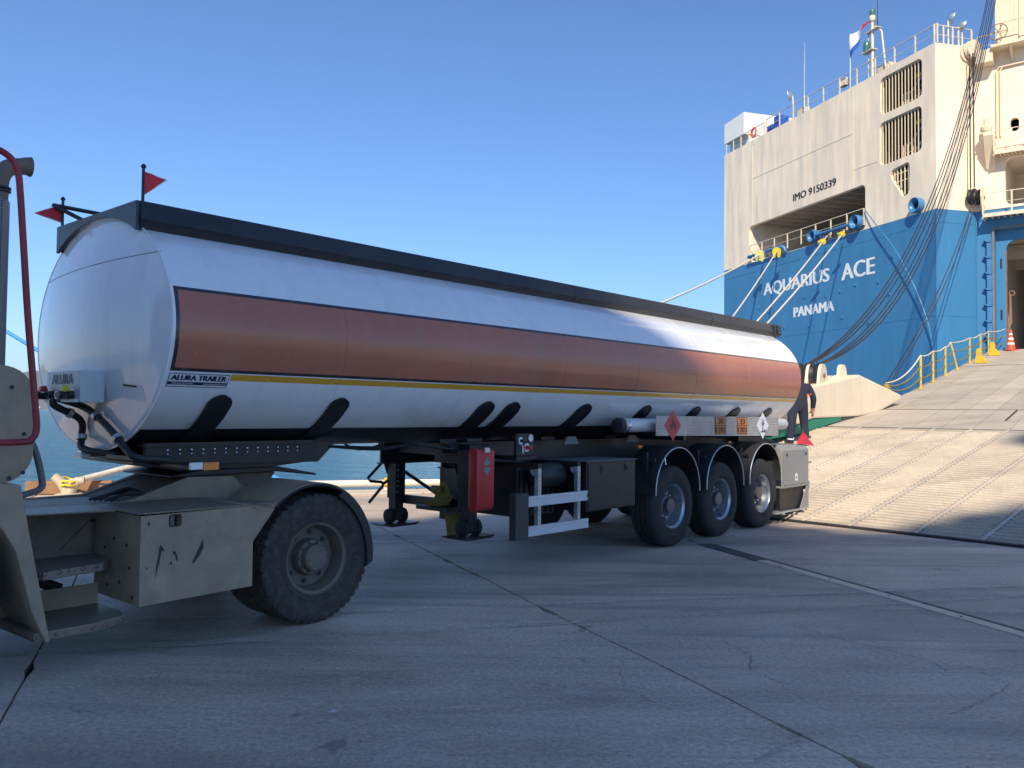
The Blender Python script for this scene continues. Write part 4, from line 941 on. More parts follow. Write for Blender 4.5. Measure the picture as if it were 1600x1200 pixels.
# rear mudguards
for sg in (1, -1):
    vs = []; fs = []; n = 26; c0, zc = -5.63, .52
    A_ = []
    for k in range(n+1):
        a = R(172-(172+6)*k/n) if True else 0
        rx, rz = .58, .625
        A_.append((c0+rx*math.cos(a), zc+rz*math.sin(a)))
    A_ = [(-6.30, 1.02)] + [p for p in A_ if p[0] > -6.12 and (p[1] > .98 or p[0] > -5.6)]
    m = MB()
    for j, (a, z) in enumerate(A_):
        for (da, dz) in ((0, 0), (.0, -.014)): vs += [TF(a+da, sg*.60, z+dz), TF(a+da, sg*1.262, z+dz)]
    nn = len(A_)
    for j in range(nn-1):
        k = 4*j; fs += [(k, k+1, k+5, k+4), (k+2, k+6, k+7, k+3), (k, k+4, k+6, k+2), (k+1, k+3, k+7, k+5)]
    fs += [(0, 2, 3, 1), (4*nn-4, 4*nn-3, 4*nn-1, 4*nn-2)]
    m.add(vs, fs); mg = m.build('rear_mudguard', 'beige', trc, smooth=30)
    m = MB(); m.tube([TF(a, sg*1.258, z-.02) for a, z in A_[1:]], .014, 6); m.build('mudguard_lip', 'plastic_black', mg, smooth=60)
    m = MB(); B_ = [(a, z) for a, z in A_ if a > -5.42]; vs = []
    for a, z in B_: vs += [TF(a-.002, sg*.60, z-.015), TF(a-.002, sg*1.275, z-.015), TF(a-.06, sg*1.275, z-.05), TF(a-.06, sg*.6, z-.05)]
    m.add(vs, [(4*i+q_, 4*i+(q_+1) % 4, 4*i+4+(q_+1) % 4, 4*i+4+q_) for i in range(len(B_)-1) for q_ in range(4)]); m.build('mudguard_rubber', 'plastic_black', mg, smooth=40)
    m = MB(); m.box(TF, -5.7, -5.6, sg*.44, sg*.62, .95, 1.06); m.build('mudguard_arm', 'beige_dark', mg)
# wheels
def drive_wheel(dual=True):
    F = lambda x, y, h: Vector((x, -h, y))
    m = MB(); P = [(.298, -.02), (.29, -.035), (.268, -.045), (.262, -.08), (.248, -.12), (.24, -.17), (.215, -.178), (.15, -.175), (.148, -.11), (.14, -.09), (.115, -.085), (.11, -.03), (.095, -.015), (.0, -.014)]
    m.lathe(F, P, 48, caps=False); rim = m.build('wheel', 'rim_dusty', None, smooth=30)
    m = MB(); ringbolts(F, 10, .128, -.095, -.072, .011, m); ringbolts(F, 8, .088, -.018, -.012, .006, m); o = m.build('wheel_nuts', 'rim_dusty', None); o['kind'] = 'stuff'; o.parent = rim
    m = MB()
    for i in range(8):
        a = 2*math.pi*(i+.3)/8; c = (.2*math.cos(a), .2*math.sin(a)); m.lathe(lambda x, y, h, c=c: F(c[0]+x, c[1]+y, h), [(.024, -.18), (.024, -.1725), (.0, -.172)], 10)
    o = m.build('hole_shade_discs', 'hub_dark', None); o['kind'] = 'stuff'; o.parent = rim  # dark discs in place of the shaded openings in the disc
    sets = [(0, 'tyre')]+([(-.34, 'tyre')] if dual else [])
    for off, nm in sets:
        T_ = [(.298, -.27), (.31, -.285), (.40, -.30), (.47, -.292), (.505, -.28), (.522, -.265), (.526, -.235), (.527, -.19), (.518, -.185), (.518, -.178), (.527, -.172), (.527, -.12), (.518, -.115), (.518, -.108), (.527, -.102), (.526, -.05), (.522, -.025), (.502, -.014), (.47, -.004), (.44, .0), (.40, -.001), (.36, -.006), (.355, -.009), (.345, -.009), (.34, -.006), (.315, -.012), (.299, -.018)]
        lug = {4: .6, 5: 1, 6: 1, 15: 1, 16: 1, 17: .6, 7: .5, 14: .5}
        m = MB(); m.lathe(F, [(r_, h+off) for r_, h in T_], 192, caps=False, mod=lambda i, k: -.016*lug.get(i, 0)*(1 if (k+(i > 9)*2) % 4 == 0 else 0)); o = m.build('tyre', 'rubber_dusty', None, smooth=28); o.parent = rim
    return rim
dw = drive_wheel(); dw.parent = trc; INV[dw.name] = INV[trc.name]
dw.location = (0.03, -1.252, .524); dw.rotation_euler = (0, R(20), 0)
w2 = copytree(dw, trc); w2.location = (0.03, 1.252, .524); w2.rotation_euler = (0, 0, math.pi)
for sg in (1, -1):
    w3 = copytree(dw, trc); w3.location = (-2.82, -sg*1.20, .524); w3.rotation_euler = (0, 0, 0 if sg > 0 else math.pi)
m = MB(); m.tube([TF(-5.59, -.7, .524), TF(-5.59, .7, .524)], .10, 14); m.lathe(frame(TF(-5.59, 0, .524), TH_H, V(0, 0, 1), TH_N), [(.1, -.2), (.22, -.1), (.22, .1), (.1, .2)], 18); m.build('rear_axle', 'beige_dark', trc, smooth=40)
m = MB(); m.tube([TF(-8.44, -.9, .524), TF(-8.44, .9, .524)], .07, 14); m.build('front_axle', 'beige_dark', trc, smooth=40)
# exhaust, grab rails, rear panel of the cab
ex = MB(); ex.tube([TF(-7.80, .5, 1.0), TF(-7.80, .5, 2.75), TF(-7.775, .5, 3.22)], .062, 18); exo = ex.build('exhaust_stack', 'beige_dark', trc, smooth=50)
m = MB(); P = smoothpath([TF(-7.775, .5, 3.20), TF(-7.765, .5, 3.32), TF(-7.72, .5, 3.40), TF(-7.62, .5, 3.435), TF(-7.575, .5, 3.44)], 6); m.tube(P, [.058]*(len(P)-7)+[.06, .062, .064, .066, .068, .07, .07], 18, caps=False); m.tube(P, .05, 16); m.build('exhaust_elbow', 'beige_dark', exo, smooth=60)
m = MB(); 
for z_ in (3.23, 3.25): m.lathe(frame(TF(-7.776, .5, z_), TH_H, TH_N, V(0, 0, 1)), [(.06, -.009), (.078, -.006), (.078, .006), (.06, .009)], 20)
m.build('exhaust_clamp', 'plastic_black', exo, smooth=40)
def shield():
    t = NT('perforated_shield'); p = t.pos((55, 55, 55)); v = t.new('ShaderNodeTexVoronoi', feature='F1'); v.inputs['Randomness'].default_value = .1; v.inputs['Scale'].default_value = 1; t.link(p, v.inputs['Vector'])
    c = t.mix(t.ramp(v.outputs[0], [(.30, 1.), (.36, 0.)]), (.25, .23, .20), (.012, .012, .012)); t.set(col=c, rough=.5, metal=.3); return t.m
M['shield'] = shield()
m = MB(); m.lathe(frame(TF(-7.79, .5, 2.0), TH_H, TH_N, V(0, 0, 1)), [(.085, 0), (.085, 1.15), (.075, 1.17)], 24); m.build('exhaust_shield', 'shield', exo, smooth=50)
m = MB(); P = smoothpath([TF(-8.25, 1.24, 3.34), TF(-8.06, 1.24, 3.325), TF(-7.95, 1.24, 3.285), TF(-7.90, 1.24, 3.20), TF(-7.882, 1.24, 3.08), TF(-7.85, 1.24, 2.7), TF(-7.815, 1.24, 2.28), TF(-7.758, 1.24, 1.73), TF(-7.748, 1.24, 1.60), TF(-7.772, 1.24, 1.535), TF(-7.84, 1.24, 1.515), TF(-8.3, 1.24, 1.512)], 7); m.tube(P, .0205, 12); m.build('grab_rail', 'red_rail', trc, smooth=60)
m = MB(); P = smoothpath([TF(-7.72, .8, 1.62), TF(-7.61, .8, 1.47), TF(-7.55, .8, 1.24), TF(-7.56, .8, 1.18), TF(-7.62, .8, 1.155), TF(-7.75, .8, 1.13), TF(-8.1, .8, 1.1)], 7); m.tube(P, .022, 10); m.build('step_handle', 'grey_tube', trc, smooth=60)
m = MB(); m.prism(TF, rrect(-8.16, -7.69, 1.245, 2.0, .20, 8), 1.0, 1.035); pn = m.build('rear_panel', 'beige', trc, bevel=.008, smooth=40, label='rounded beige panel with bolts at the back of the cab')
for a_, c_ in ((-7.83, 1.86), (-7.75, 1.56), (-7.75, 1.31), (-7.83, 1.28), (-8.0, 1.62)):
    m = MB(); m.lathe(frame(TF(a_, 1.035, c_), TH_H, V(0, 0, 1), TH_N), [(.013, 0), (.013, .006), (.0, .008)], 8); m.build('panel_bolt', 'hub_dark', pn)
m = MB(); m.box(TF, -8.16, -8.02, .6, 1.0, 1.4, 1.9); m.build('panel_bracket', 'beige_dark', pn)
# the cab itself, left of the picture
m = MB(); m.prism(TF, [(-10.3, 1.0), (-8.15, 1.0), (-8.15, 3.0), (-8.3, 3.12), (-9.9, 3.12), (-10.3, 2.1)], -.15, .95); cabo = m.build('cab', 'beige', trc, bevel=.03)
m = MB(); m.box(TF, -9.75, -8.55, .9505, .962, 1.95, 2.9); m.build('side_window', 'glass_dark', cabo, bevel=.004)
m = MB(); m.prism(TF, [(-10.315, 2.12), (-9.93, 3.0), (-9.945, 3.0), (-10.33, 2.12)], -.05, .85); m.build('windscreen', 'glass_dark', cabo)
m = MB(); m.box(TF, -8.149, -8.138, -.02, .8, 2.0, 2.85); m.build('rear_window', 'glass_dark', cabo)
m = MB(); m.box(TF, -10.45, -10.2, -1.2, 1.2, .45, .95); m.build('bumper', 'beige', trc, bevel=.03)
# ------------------------------------------------------------------ car carrier ship
ship = thing('car_carrier_ship', 'large car carrier ship with blue hull and cream upper works, stern towards the quay', 'ship', (22.05, 44, -2.3))
ZB, ZD, ZT = -6.0, 12.6, 21.4
ENDC = CH(18, 0, 0); AX = -TN
STB = lambda k, o, z: ENDC+AX*k+Vector((AX.y, -AX.x, 0))*o+Vector((0, 0, z))
PRT = lambda k, o, z: LFT+AX*k+Vector((-AX.y, AX.x, 0))*o+Vector((0, 0, z))
LEN = 150
# blue hull
m = MB(); m.holed(TR, [(0, ZB), (20.81, ZB), (20.81, ZD), (0, ZD)], [], 0); m.build('hull_plating', 'ship_blue', ship, norm=False, label='blue transom with the ship name')
m = MB(); m.holed(FA, [(0, ZB), (2.48, ZB), (2.48, ZD), (0, ZD)], [], 0); m.build('hull_plating', 'ship_blue', ship, norm=False)
m = MB(); m.holed(CH, [(0, ZB), (18, ZB), (18, ZD), (0, ZD)], [[(.86, 5.0), (9.0, 5.0), (9.0, 11.52), (.86, 11.52)]], .4); m.build('hull_plating', 'ship_blue', ship, norm=False)
m = MB(); m.holed(STB, [(0, ZB), (LEN, ZB), (LEN, ZD), (0, ZD)], [], 0); m.build('hull_plating', 'ship_blue', ship, norm=False)
m = MB(); m.holed(PRT, [(0, ZB), (LEN, ZB), (LEN, ZD), (0, ZD)], [], 0); m.build('hull_plating', 'ship_blue', ship, norm=False)
# cream upper works
opening = rrect(5.36, 17.45, 12.625, 15.27, .30, 5)
g1 = rrect(.92, 4.10, 18.86, 20.98, .32, 5); g2 = rrect(.96, 4.15, 15.95, 18.42, .32, 5)
g3 = [(3.05, 15.52), (2.05, 15.62), (1.90, 15.52), (1.86, 15.3), (1.90, 14.05), (2.02, 13.86), (2.25, 13.78), (2.45, 13.86), (3.24, 15.0), (3.30, 15.25), (3.22, 15.45)]
m = MB(); m.holed(TR, [(0, ZD+.002), (20.81, ZD+.002), (20.81, ZT), (0, ZT)], [opening, g1, g2, g3], .3); cw = m.build('upper_plating', 'ship_cream', ship, norm=False, label='cream upper transom with the mooring deck opening')
m = MB(); m.holed(FA, [(0, ZD+.002), (2.48, ZD+.002), (2.48, ZT), (0, ZT)], [], 0); m.build('upper_plating', 'ship_cream', ship, norm=False)
m = MB(); m.holed(CH, [(0, ZD+.002), (18, ZD+.002), (18, 20.9), (0, 20.9)], [rrect(1.37, 6.2, 12.75, 15.25, .35, 5), rrect(1.62, 2.02, 16.55, 17.25, .19, 6)], .3); m.build('upper_plating', 'ship_cream', ship, norm=False)
m = MB(); m.holed(STB, [(0, ZD+.002), (LEN, ZD+.002), (LEN, 20.9), (0, 20.9)], [], 0); m.build('upper_plating', 'ship_cream', ship, norm=False)
m = MB(); m.holed(PRT, [(0, ZD+.002), (LEN, ZD+.002), (LEN, ZT), (0, ZT)], [], 0); m.build('upper_plating', 'ship_cream', ship, norm=False)
m = MB(); pl = [TR(0, 0, ZT), TR(20.81, 0, ZT), PRT(LEN, 0, ZT), STB(LEN, 0, ZT), STB(0, 0, ZT-.5), CH(0, 0, ZT-.5), FA(2.4, 0, ZT)]
m.add([p+V(0, 0, -.003) for p in pl], [tuple(range(len(pl)))]); m.add([STB(LEN, 0, ZB), PRT(LEN, 0, ZB), PRT(LEN, 0, ZT), STB(LEN, 0, ZT)], [(0, 1, 2, 3)]); m.build('weather_deck', 'deck_dark', ship, norm=False)
# raised weld seams on the plating
m = MB()
for a, b in (((6.38, 15.3), (6.38, 21.4)), ((17.0, 15.3), (17.0, 21.0))): m.tube([TR(a[0], .004, a[1]), TR(b[0], .004, b[1])], .02, 4)
for a, b in (((17.0, 18.62), (6.4, 18.55)), ((6.35, 16.35), (4.3, 16.3))): m.tube([TR(a[0], .004, a[1]), TR(b[0], .004, b[1])], .016, 4)
m.build('weld_seam', 'cream', cw)
m = MB(); m.tube([TR(0, .01, ZB), TR(0, .01, 12.58)], .03, 6); m.tube([CH(0.02, .01, ZB), CH(0.02, .01, 12.5)], .03, 6); m.build('corner_weld', 'ship_fit_blue', ship)
def room(F, a0, a1, c0, c1, d, mat, name, front=.3):
    m = MB(); vs = [F(a, -b, c) for b in (front, d) for a, c in ((a0, c0), (a1, c0), (a1, c1), (a0, c1))]
    m.add(vs, [(4, 5, 6, 7), (0, 1, 5, 4), (1, 2, 6, 5), (2, 3, 7, 6), (3, 0, 4, 7)]); return m.build(name, mat, ship, norm=False)
md = room(TR, 4.6, 17.48, 12.64, 15.62, 7, 'interior', 'mooring_deck')
for i in range(12):
    w_ = 5.2+i*1.08; m = MB(); m.box(TR, w_-.05, w_+.05, -6.9, -.45, 15.28, 15.60); m.build('deck_beam', 'interior_beam', md)
m = MB(); m.box(TR, 7, 14, -6.6, -5.2, 12.65, 13.7); m.lathe(frame(TR(10, -4.5, 13.3), WD, V(0, 0, 1), TN), [(.6, -1), (.6, -.9), (.3, -.9), (.3, .9), (.6, .9), (.6, 1)], 18); m.build('winch', 'deck_dark', md)
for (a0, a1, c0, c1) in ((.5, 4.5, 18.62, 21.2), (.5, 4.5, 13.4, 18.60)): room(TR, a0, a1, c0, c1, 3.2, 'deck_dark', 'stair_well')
# grilles
for hole, a0, a1, z0, z1, n in ((g1, 1.05, 3.98, 18.86, 20.98, 13), (g2, 1.08, 4.02, 15.95, 18.42, 13)):
    for i in range(n):
        a = a0+(a1-a0)*i/(n-1); e = 0.1 if i in (0, n-1) else .01
        m = MB(); m.box(TR, a-.022, a+.022, -.13, -.09, z0+e, z1-e); m.build('grille_bar', 'cream', cw)
for a, zl, zh in ((2.08, 13.90, 15.55), (2.36, 13.95, 15.55), (2.64, 14.35, 15.5), (2.9, 14.65, 15.5), (3.12, 14.95, 15.45)):
    m = MB(); m.box(TR, a-.022, a+.022, -.16, -.10, zl, zh); m.build('grille_bar', 'cream', cw)
m = MB(); m.box(TR, 1.9, 3.2, -.19, -.165, 14.75, 14.79); m.box(TR, 1.9, 3.28, -.19, -.165, 15.2, 15.24); m.build('grille_bar', 'cream', cw)
# stairs seen through the grilles
for zl, zu in ((16.0, 18.4), (18.9, 21.0)):
    st = MB()
    for b in (-1.0, -1.7): st.tube([TR(3.0, b, zl), TR(.8, b, zu-.4)], .06, 6); st.tube([TR(3.0, b, zl+.9), TR(.8, b, zu+.3)], .03, 6)
    for i in range(9): st.box(TR, 3.0-.25*i-.1, 3.0-.25*i+.1, -1.7, -1.0, zl+.2+i*.22, zl+.23+i*.22)
    st.build('stair', 'cream_rail', ship)
    m = MB(); m.box(TR, 1.1, 2.3, -.9, -.75, zu-.55, zu-.38); m.box(TR, 1.5, 1.7, -.9, -.75, zu-.9, zu-.55); m.build('stair_beam', 'yellow', ship)
    m = MB()
    for b in (3.3, 3.0, 2.6): m.tube([TR(b, -.9, zl), TR(b, -.9, zl+1.0)], .03, 5)
    m.tube([TR(3.4, -.9, zl+1.0), TR(2.4, -.9, zl+1.0)], .03, 5); m.tube([TR(3.4, -.9, zl+.5), TR(2.4, -.9, zl+.5)], .02, 5); m.build('stair_rail', 'cream_rail', ship)
# lettering
TX = lambda a, b, c: TR(-a, b, c)
for body, w0, w1, z0, z1, mt in (('AQUARIUS', 15.58, 8.62, 9.90, 10.88, 'refl_white'), ('ACE', 7.42, 4.62, 9.90, 10.88, 'refl_white'), ('PANAMA', 12.17, 8.18, 8.17, 8.81, 'refl_white'), ('IMO 9150339', 12.22, 7.94, 15.86, 16.33, 'print_black')):
    m = MB(); text(m, body, TX, -w0, -w1, z0, z1, .012, bold=.03 if 'IMO' in body else .06); m.build('ship_lettering', mt, ship, norm=False, label='lettering %s on the transom' % body)
for w_, z_ in ((16.2, 9.3), (15.0, 8.9), (13.4, 9.5), (11.0, 9.4), (8.9, 9.2), (7.6, 9.3), (6.2, 9.5), (4.3, 9.4), (3.4, 8.6), (13.2, 7.6), (10.6, 7.5), (7.4, 7.7), (5.1, 7.2), (14.2, 11.5), (9.6, 11.4), (3.2, 10.6)):
    m = MB(); m.box(TR, w_-.05, w_+.05, .0, .07, z_-.09, z_+.05); m.build('pad_eye', 'ship_fit_blue', ship, bevel=.01)
m = MB()
for z_ in (11.9, 7.0, 3.2): m.tube([TR(0, .0, z_), TR(20.8, .0, z_)], .014, 4); m.tube([FA(0, .0, z_), FA(2.48, .0, z_)], .014, 4)
for w_ in (3.1, 9.4, 16.4): m.tube([TR(w_, .0, -2), TR(w_, .0, 11.9)], .012, 4)
m.build('hull_seam', 'ship_blue', ship)
# chocks and rollers of the mooring deck
def horn(F, a, c, r, out=.45):
    G = frame(F(a, 0, c), F(1, 0, 0)-F(0, 0, 0), V(0, 0, 1), F(0, 1, 0)-F(0, 0, 0))
    m = MB(); m.lathe(G, [(r*.95, -.1), (r*.95, out*.3), (r*1.0, out*.75), (r*.92, out), (r*.75, out*.9), (r*.55, out*.5), (r*.5, -.1)], 28, caps=False); return m.build('bell_chock', 'ship_fit_blue', ship, smooth=40)
horn(TR, 1.18, 13.03, .42, .4); horn(TR, 9.85, 13.08, .40, .45); horn(TR, 5.85, 13.12, .42, .45)
for G_ in ((1.18, 13.03, .25), (9.85, 13.08, .22), (5.85, 13.12, .23)):
    m = MB(); m.add([TR(a, .08, c) for a, c in circ(G_[0], G_[1], G_[2]*.98, 20)], [tuple(range(20))]); m.build('chock_mouth', 'print_black', ship, norm=False)
for w0, w1, z0 in ((17.1, 13.2, 13.0), (9.5, 6.3, 13.05)):
    m = MB(); m.tube([TR(w0, .30, z0), TR(w1, .30, z0+.03)], .10, 12); m.tube([TR(w0, .30, z0), TR(w0, .02, z0)], .12, 12); m.tube([TR(w1, .30, z0+.03), TR(w1-.2, .2, z0-.05), TR(w1-.25, .1, z0-.35)], .12, 12); m.build('chock_pipe', 'ship_fit_blue', ship, smooth=50)
    for i in range(5):
        a = w0+(w1-w0)*(i+.5)/5; m = MB(); m.lathe(frame(TR(a, .02, 12.82), WD, TN, V(0, 0, 1)), [(.13, -.12), (.09, -.06), (.09, .08), (.13, .14)], 12); m.build('fairlead_roller', 'cream_rail' if i % 2 else 'ship_fit_blue', ship, smooth=40)
# rails
def rail(name, F, ks, o, z0, h, mid=(.5,), mat='cream_rail', r=.028, parent=None):
    t = MB(); parent = parent or ship
    k0, k1 = ks[0], ks[-1]
    t.tube([F(k0, o, z0+h), F(k1, o, z0+h)], r, 6)
    for f in mid: t.tube([F(k0, o, z0+h*f), F(k1, o, z0+h*f)], r*.6, 5)
    ro = t.build(name, mat, parent, smooth=50)
    for k in ks:
        m = MB(); m.box(F, k-.035, k+.035, o-.03, o+.03, z0, z0+h); m.build('rail_post', mat, ro)
    return ro
rail('opening_rail', TR, [17.3-1.48*i for i in range(9)], .02, 12.87, .98)
rail('deck_rail', TR, [-.02+1.55*i for i in range(11)], -.12, ZT, 1.02)
rail('deck_rail', FA, [.05, .62, 1.2, 1.8, 2.4], -.12, ZT, 1.0)
rail('deck_rail', CH, [.1, 1.2, 2.3, 3.4, 4.5, 5.6], -.12, 20.9, 1.05)
# deck house at the port corner
m = MB(); m.prism(lambda a, b, c: TR(a, b, c), [(18.15, 22.25), (20.8, 22.25), (20.8, 23.75), (18.15, 23.85)], -11, -.002); m.box(TR, 18.2, 20.78, -11, -.5, 21.4, 22.249); hs = m.build('deck_house', ['house_white'], ship)
rail('deck_rail', TR, [15.6, 16.6, 17.6, 18.6, 19.6, 20.6], -.05, 21.4, .85, (.35, .7))
m = MB(); m.lathe(frame(TR(17.15, -.2, 22.05), WD, V(0, 0, 1), TN), [(.36, -.06), (.40, .0), (.36, .06), (.24, .06), (.20, .0), (.24, -.06)], 24, closed=True); m.build('life_ring', 'cone_orange', ship, smooth=50)
for bx_ in ((14.4, 15.0, -1.2, -.4, 21.41, 22.45), (15.3, 16.0, -1.4, -.5, 21.41, 22.1)):
    m = MB(); m.box(TR, *bx_); m.build('deck_box', 'panama_blue', ship, bevel=.03)
for bx_ in ((11.7, 12.3, -.9, -.35, 21.41, 22.1), (3.9, 4.8, -1.2, -.4, 21.41, 22.0), (7.3, 7.9, -.5, -.2, 21.9, 22.35)):
    m = MB(); m.box(TR, *bx_); m.build('deck_locker', 'cream_rail', ship, bevel=.02)
# spot lights
def spot(P, h, head, dirv, mat='cream_rail'):
    m = MB(); m.tube(smoothpath([P, P+V(0, 0, h*.8), P+V(0, 0, h)+Vector(dirv)*.15], 4), .05, 8); o = m.build('lamp_post', mat, ship, smooth=50)
    c = P+V(0, 0, h)+Vector(dirv)*.25; d = Vector(dirv).normalized(); u = d.orthogonal().normalized(); G = frame(c, u, d.cross(u), d)
    m = MB(); m.lathe(G, [(.06, -.18), (.16, -.12), (head, .08), (head, .12), (head*.9, .12), (.0, .06)], 20, mis=[0, 0, 0, 0, 1]); m.build('lamp_head', ['galv', 'glass_lamp'], o, smooth=40)
spot(TR(12.47, -.15, ZT), 1.75, .36, -TN*-.6+WD*.5+V(0, 0, -.2)); spot(FA(1.0, -.2, ZT), 1.55, .30, V(.6, -.3, -.25)); spot(FA(1.65, -.2, ZT), 1.25, .28, V(.7, -.25, -.35))
m = MB(); m.tube([TR(11.2, -.12, ZT), TR(11.2, -.12, 22.6)], .06, 8); m.tube([TR(11.2, -.12, 22.6), TR(11.18, -.12, 24.6), TR(11.15, -.12, 26.1)], [.035, .03, .012], 6); m.build('whip_antenna', 'galv', ship, smooth=50)
# navigation mast
m = MB(); m.tube([TR(4.88, -.15, ZT), TR(4.88, -.15, 24.7)], .085, 10); ms = m.build('signal_mast', 'cream_rail', ship, smooth=50)
m = MB(); m.tube([TR(3.95, -.3, ZT), TR(4.3, -.3, 23.9), TR(4.6, -.2, 24.3), TR(4.85, -.15, 24.3)], .05, 8); m.box(TR, 4.7, 5.6, -.35, .05, 23.0, 23.05); m.box(TR, 4.3, 5.3, -.3, 0, 24.12, 24.16)
for k in range(5): m.box(TR, 4.88, 5.25, -.2, -.14, 22.0+k*.5, 22.03+k*.5)
m.tube([TR(5.25, -.17, 21.5), TR(5.25, -.17, 24.1)], .025, 6); m.build('mast_bracing', 'cream_rail', ms, smooth=40)
for z0, mt in ((24.7, 'cream'), (25.05, 'lampgreen')):
    m = MB(); m.lathe(frame(TR(4.88, -.15, z0), WD, TN, V(0, 0, 1)), [(.15, 0), (.17, .05), (.17, .28), (.14, .33), (.0, .34)], 14); m.build('mast_lamp', mt, ms, smooth=40)
m = MB(); m.lathe(frame(TR(5.3, -.1, 23.06), WD, TN, V(0, 0, 1)), [(.17, 0), (.2, .1), (.2, .5), (.15, .6), (.0, .61)], 14); m.build('mast_lamp', 'lampgreen', ms, smooth=40)
m = MB(); m.tube([TR(4.45, -.15, 24.16), TR(4.45, -.15, 25.0), TR(4.47, -.15, 29.0)], [.04, .02, .008], 6); m.build('mast_whip', 'wire', ms)
# chamfer fittings
m = MB()
for k in (1.03, 1.2): m.tube([CH(k, .10, 16.4), CH(k, .10, 19.85), CH(k+.12, .1, 20.02), CH(4.5, .1, 20.10)], .045, 8)
m.build('wall_pipe', 'cream', ship, smooth=50)
m = MB(); m.prism_b(CH, [(0, 16.15), (0.9, 16.5), (0.95, 16.3), (.12, 14.75), (0, 14.72)], .52, .95)
m.build('chute_bracket', 'cream', ship)
m = MB(); m.lathe(frame(CH(.62, .7, 16.5), CD, CNN, V(0, 0, 1)), [(.2, 0), (.28, .1), (.28, .3), (.12, .35), (.12, .8), (.0, .82)], 12); m.box(CH, .4, .84, .4, .9, 16.42, 16.5); m.build('chute_head', 'cream_rail', ship, smooth=40)
for k0, k1, z0 in ((.95, 3.4, 15.42), (.42, 4.4, 12.22)):
    m = MB(); m.box(CH, k0, k1, .02, .8, z0, z0+.05)
    for i in range(14): m.box(CH, k0+.08+i*(k1-k0)/14.2, k0+.13+i*(k1-k0)/14.2, .02, .78, z0-.12, z0-.002)
    m.box(CH, k0, k0+.05, .02, .8, z0-.2, z0); m.box(CH, k0, k1, .76, .8, z0-.14, z0-.001); pf = m.build('platform', 'cream_rail', ship)
    rail('platform_rail', CH, [k0+.03+(k1-k0-.06)*i/3 for i in range(4)], .78, z0+.05, 1.05, (.5,), 'cream_rail', .025)
    m = MB(); m.tube([CH(k0+.03, .78, z0+1.1), CH(k0+.03, .02, z0+1.1)], .025, 6); m.tube([CH(k0+.03, .78, z0+.57), CH(k0+.03, .02, z0+.57)], .02, 6); m.build('platform_rail', 'cream_rail', ship, smooth=50)
room(CH, 1.2, 6.6, 12.6, 15.5, 5, 'interior', 'gallery')
# ramp door
m = MB(); m.holed(lambda a, b, c: CH(a, b-.4, c), [(.86, 5.0), (9.0, 5.0), (9.0, 11.52), (.86, 11.52)], [rrect(1.32, 8.5, 4.4, 10.98, .5, 6)], .2); m.build('door_surround', 'ship_blue', ship, norm=False)
m = MB(); m.box(CH, .74, .86, -.05, .10, 5.0, 11.66); m.box(CH, .862, 9.0, -.05, .10, 11.54, 11.66); m.build('door_seal_frame', 'grey_tube', ship, bevel=.01)
m = MB(); m.box(CH, 1.30, 1.345, -.62, -.39, 5.0, 10.5); m.build('door_edge', 'rust', ship)
for z0 in (10.0, 7.3):
    m = MB(); m.box(CH, 1.06, 1.13, -.395, -.36, z0-.45, z0+.05); m.build('door_slot', 'print_black', ship)
for i in range(7):
    z0 = 10.9-.84*i; m = MB(); m.prism(CH, [(.36, z0+.10), (.74, z0+.06), (.74, z0-.02), (.55, z0-.02)], .0, .28); m.build('frame_bracket', 'ship_fit_blue', ship)
m = MB(); m.box(CH, .52, .74, .02, .22, 5.0, 11.1); m.build('frame_stiffener', 'ship_fit_blue', ship)
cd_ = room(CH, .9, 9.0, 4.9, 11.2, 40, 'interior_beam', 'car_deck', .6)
for i in range(7):
    m = MB(); m.box(CH, .9, 9.0, -3.3-i*4, -3.0-i*4, 10.4, 11.15); m.build('deck_beam', 'interior_beam', cd_)
m = MB(); m.lathe(frame(CH(1.55, -.5, 8.2), CD, V(0, 0, 1), CNN), [(.13, -.03), (.16, 0), (.13, .03), (.09, 0)], 12, closed=True); m.prism(CH, [(1.42, 6.3), (1.56, 6.7), (1.52, 8.15), (1.45, 8.15)], -.55, -.45); m.build('hinge_arm', 'rust', ship)
# hoisting gear on top of the quarter
m = MB(); m.box(CH, 1.0, 2.05, -.9, .3, 20.9, 30.5); m.box(CH, 2.06, 2.5, -.4, .2, 20.9, 30); m.build('derrick_post', 'cream', ship, bevel=.05)
m = MB(); m.box(CH, .9, 4.5, .0, .95, 20.85, 20.98); m.prism_b(CH, [(0, 20.2), (.8, 20.84), (0, 20.84)], 1.7, 1.82); m.build('derrick_platform', 'cream', ship)
rail('derrick_rail', CH, [1.35, 2.4, 3.4, 4.4], .9, 20.98, 1.05)
m = MB(); m.tube([CH(1.25+.42*math.cos(a), 1.0, 21.55+.42*math.sin(a)) for a in [2*math.pi*i/24 for i in range(24)]], .025, 6, closed=True)
for a in range(0, 360, 60): m.tube([CH(1.25, 1.0, 21.55), CH(1.25+.42*math.cos(R(a)), 1.0, 21.55+.42*math.sin(R(a)))], .018, 5)
m.build('hand_wheel', 'rust', ship, smooth=50)
m = MB(); m.box(CH, .15, .95, .0, .75, 20.2, 20.9); m.build('sheave_bracket', 'cream', ship, bevel=.04)
def sheave(P, ax, r, name='sheave', mat='wire', w=.12, parent=None):
    ax = Vector(ax).normalized(); u = V(0, 0, 1); G = frame(P, u, ax.cross(u), ax)
    m = MB(); m.lathe(G, [(r*.2, -w), (r, -w), (r, -w*.7), (r*.88, 0), (r, w*.7), (r, w), (r*.2, w)], 28); return m.build(name, mat, parent or ship, smooth=40)
sheave(CH(-.35, .35, 21.05), CD+CNN*.6, .5, mat='cream_rail'); sheave(CH(.0, .4, 21.15), CD+CNN*.6, .5, mat='cream_rail')
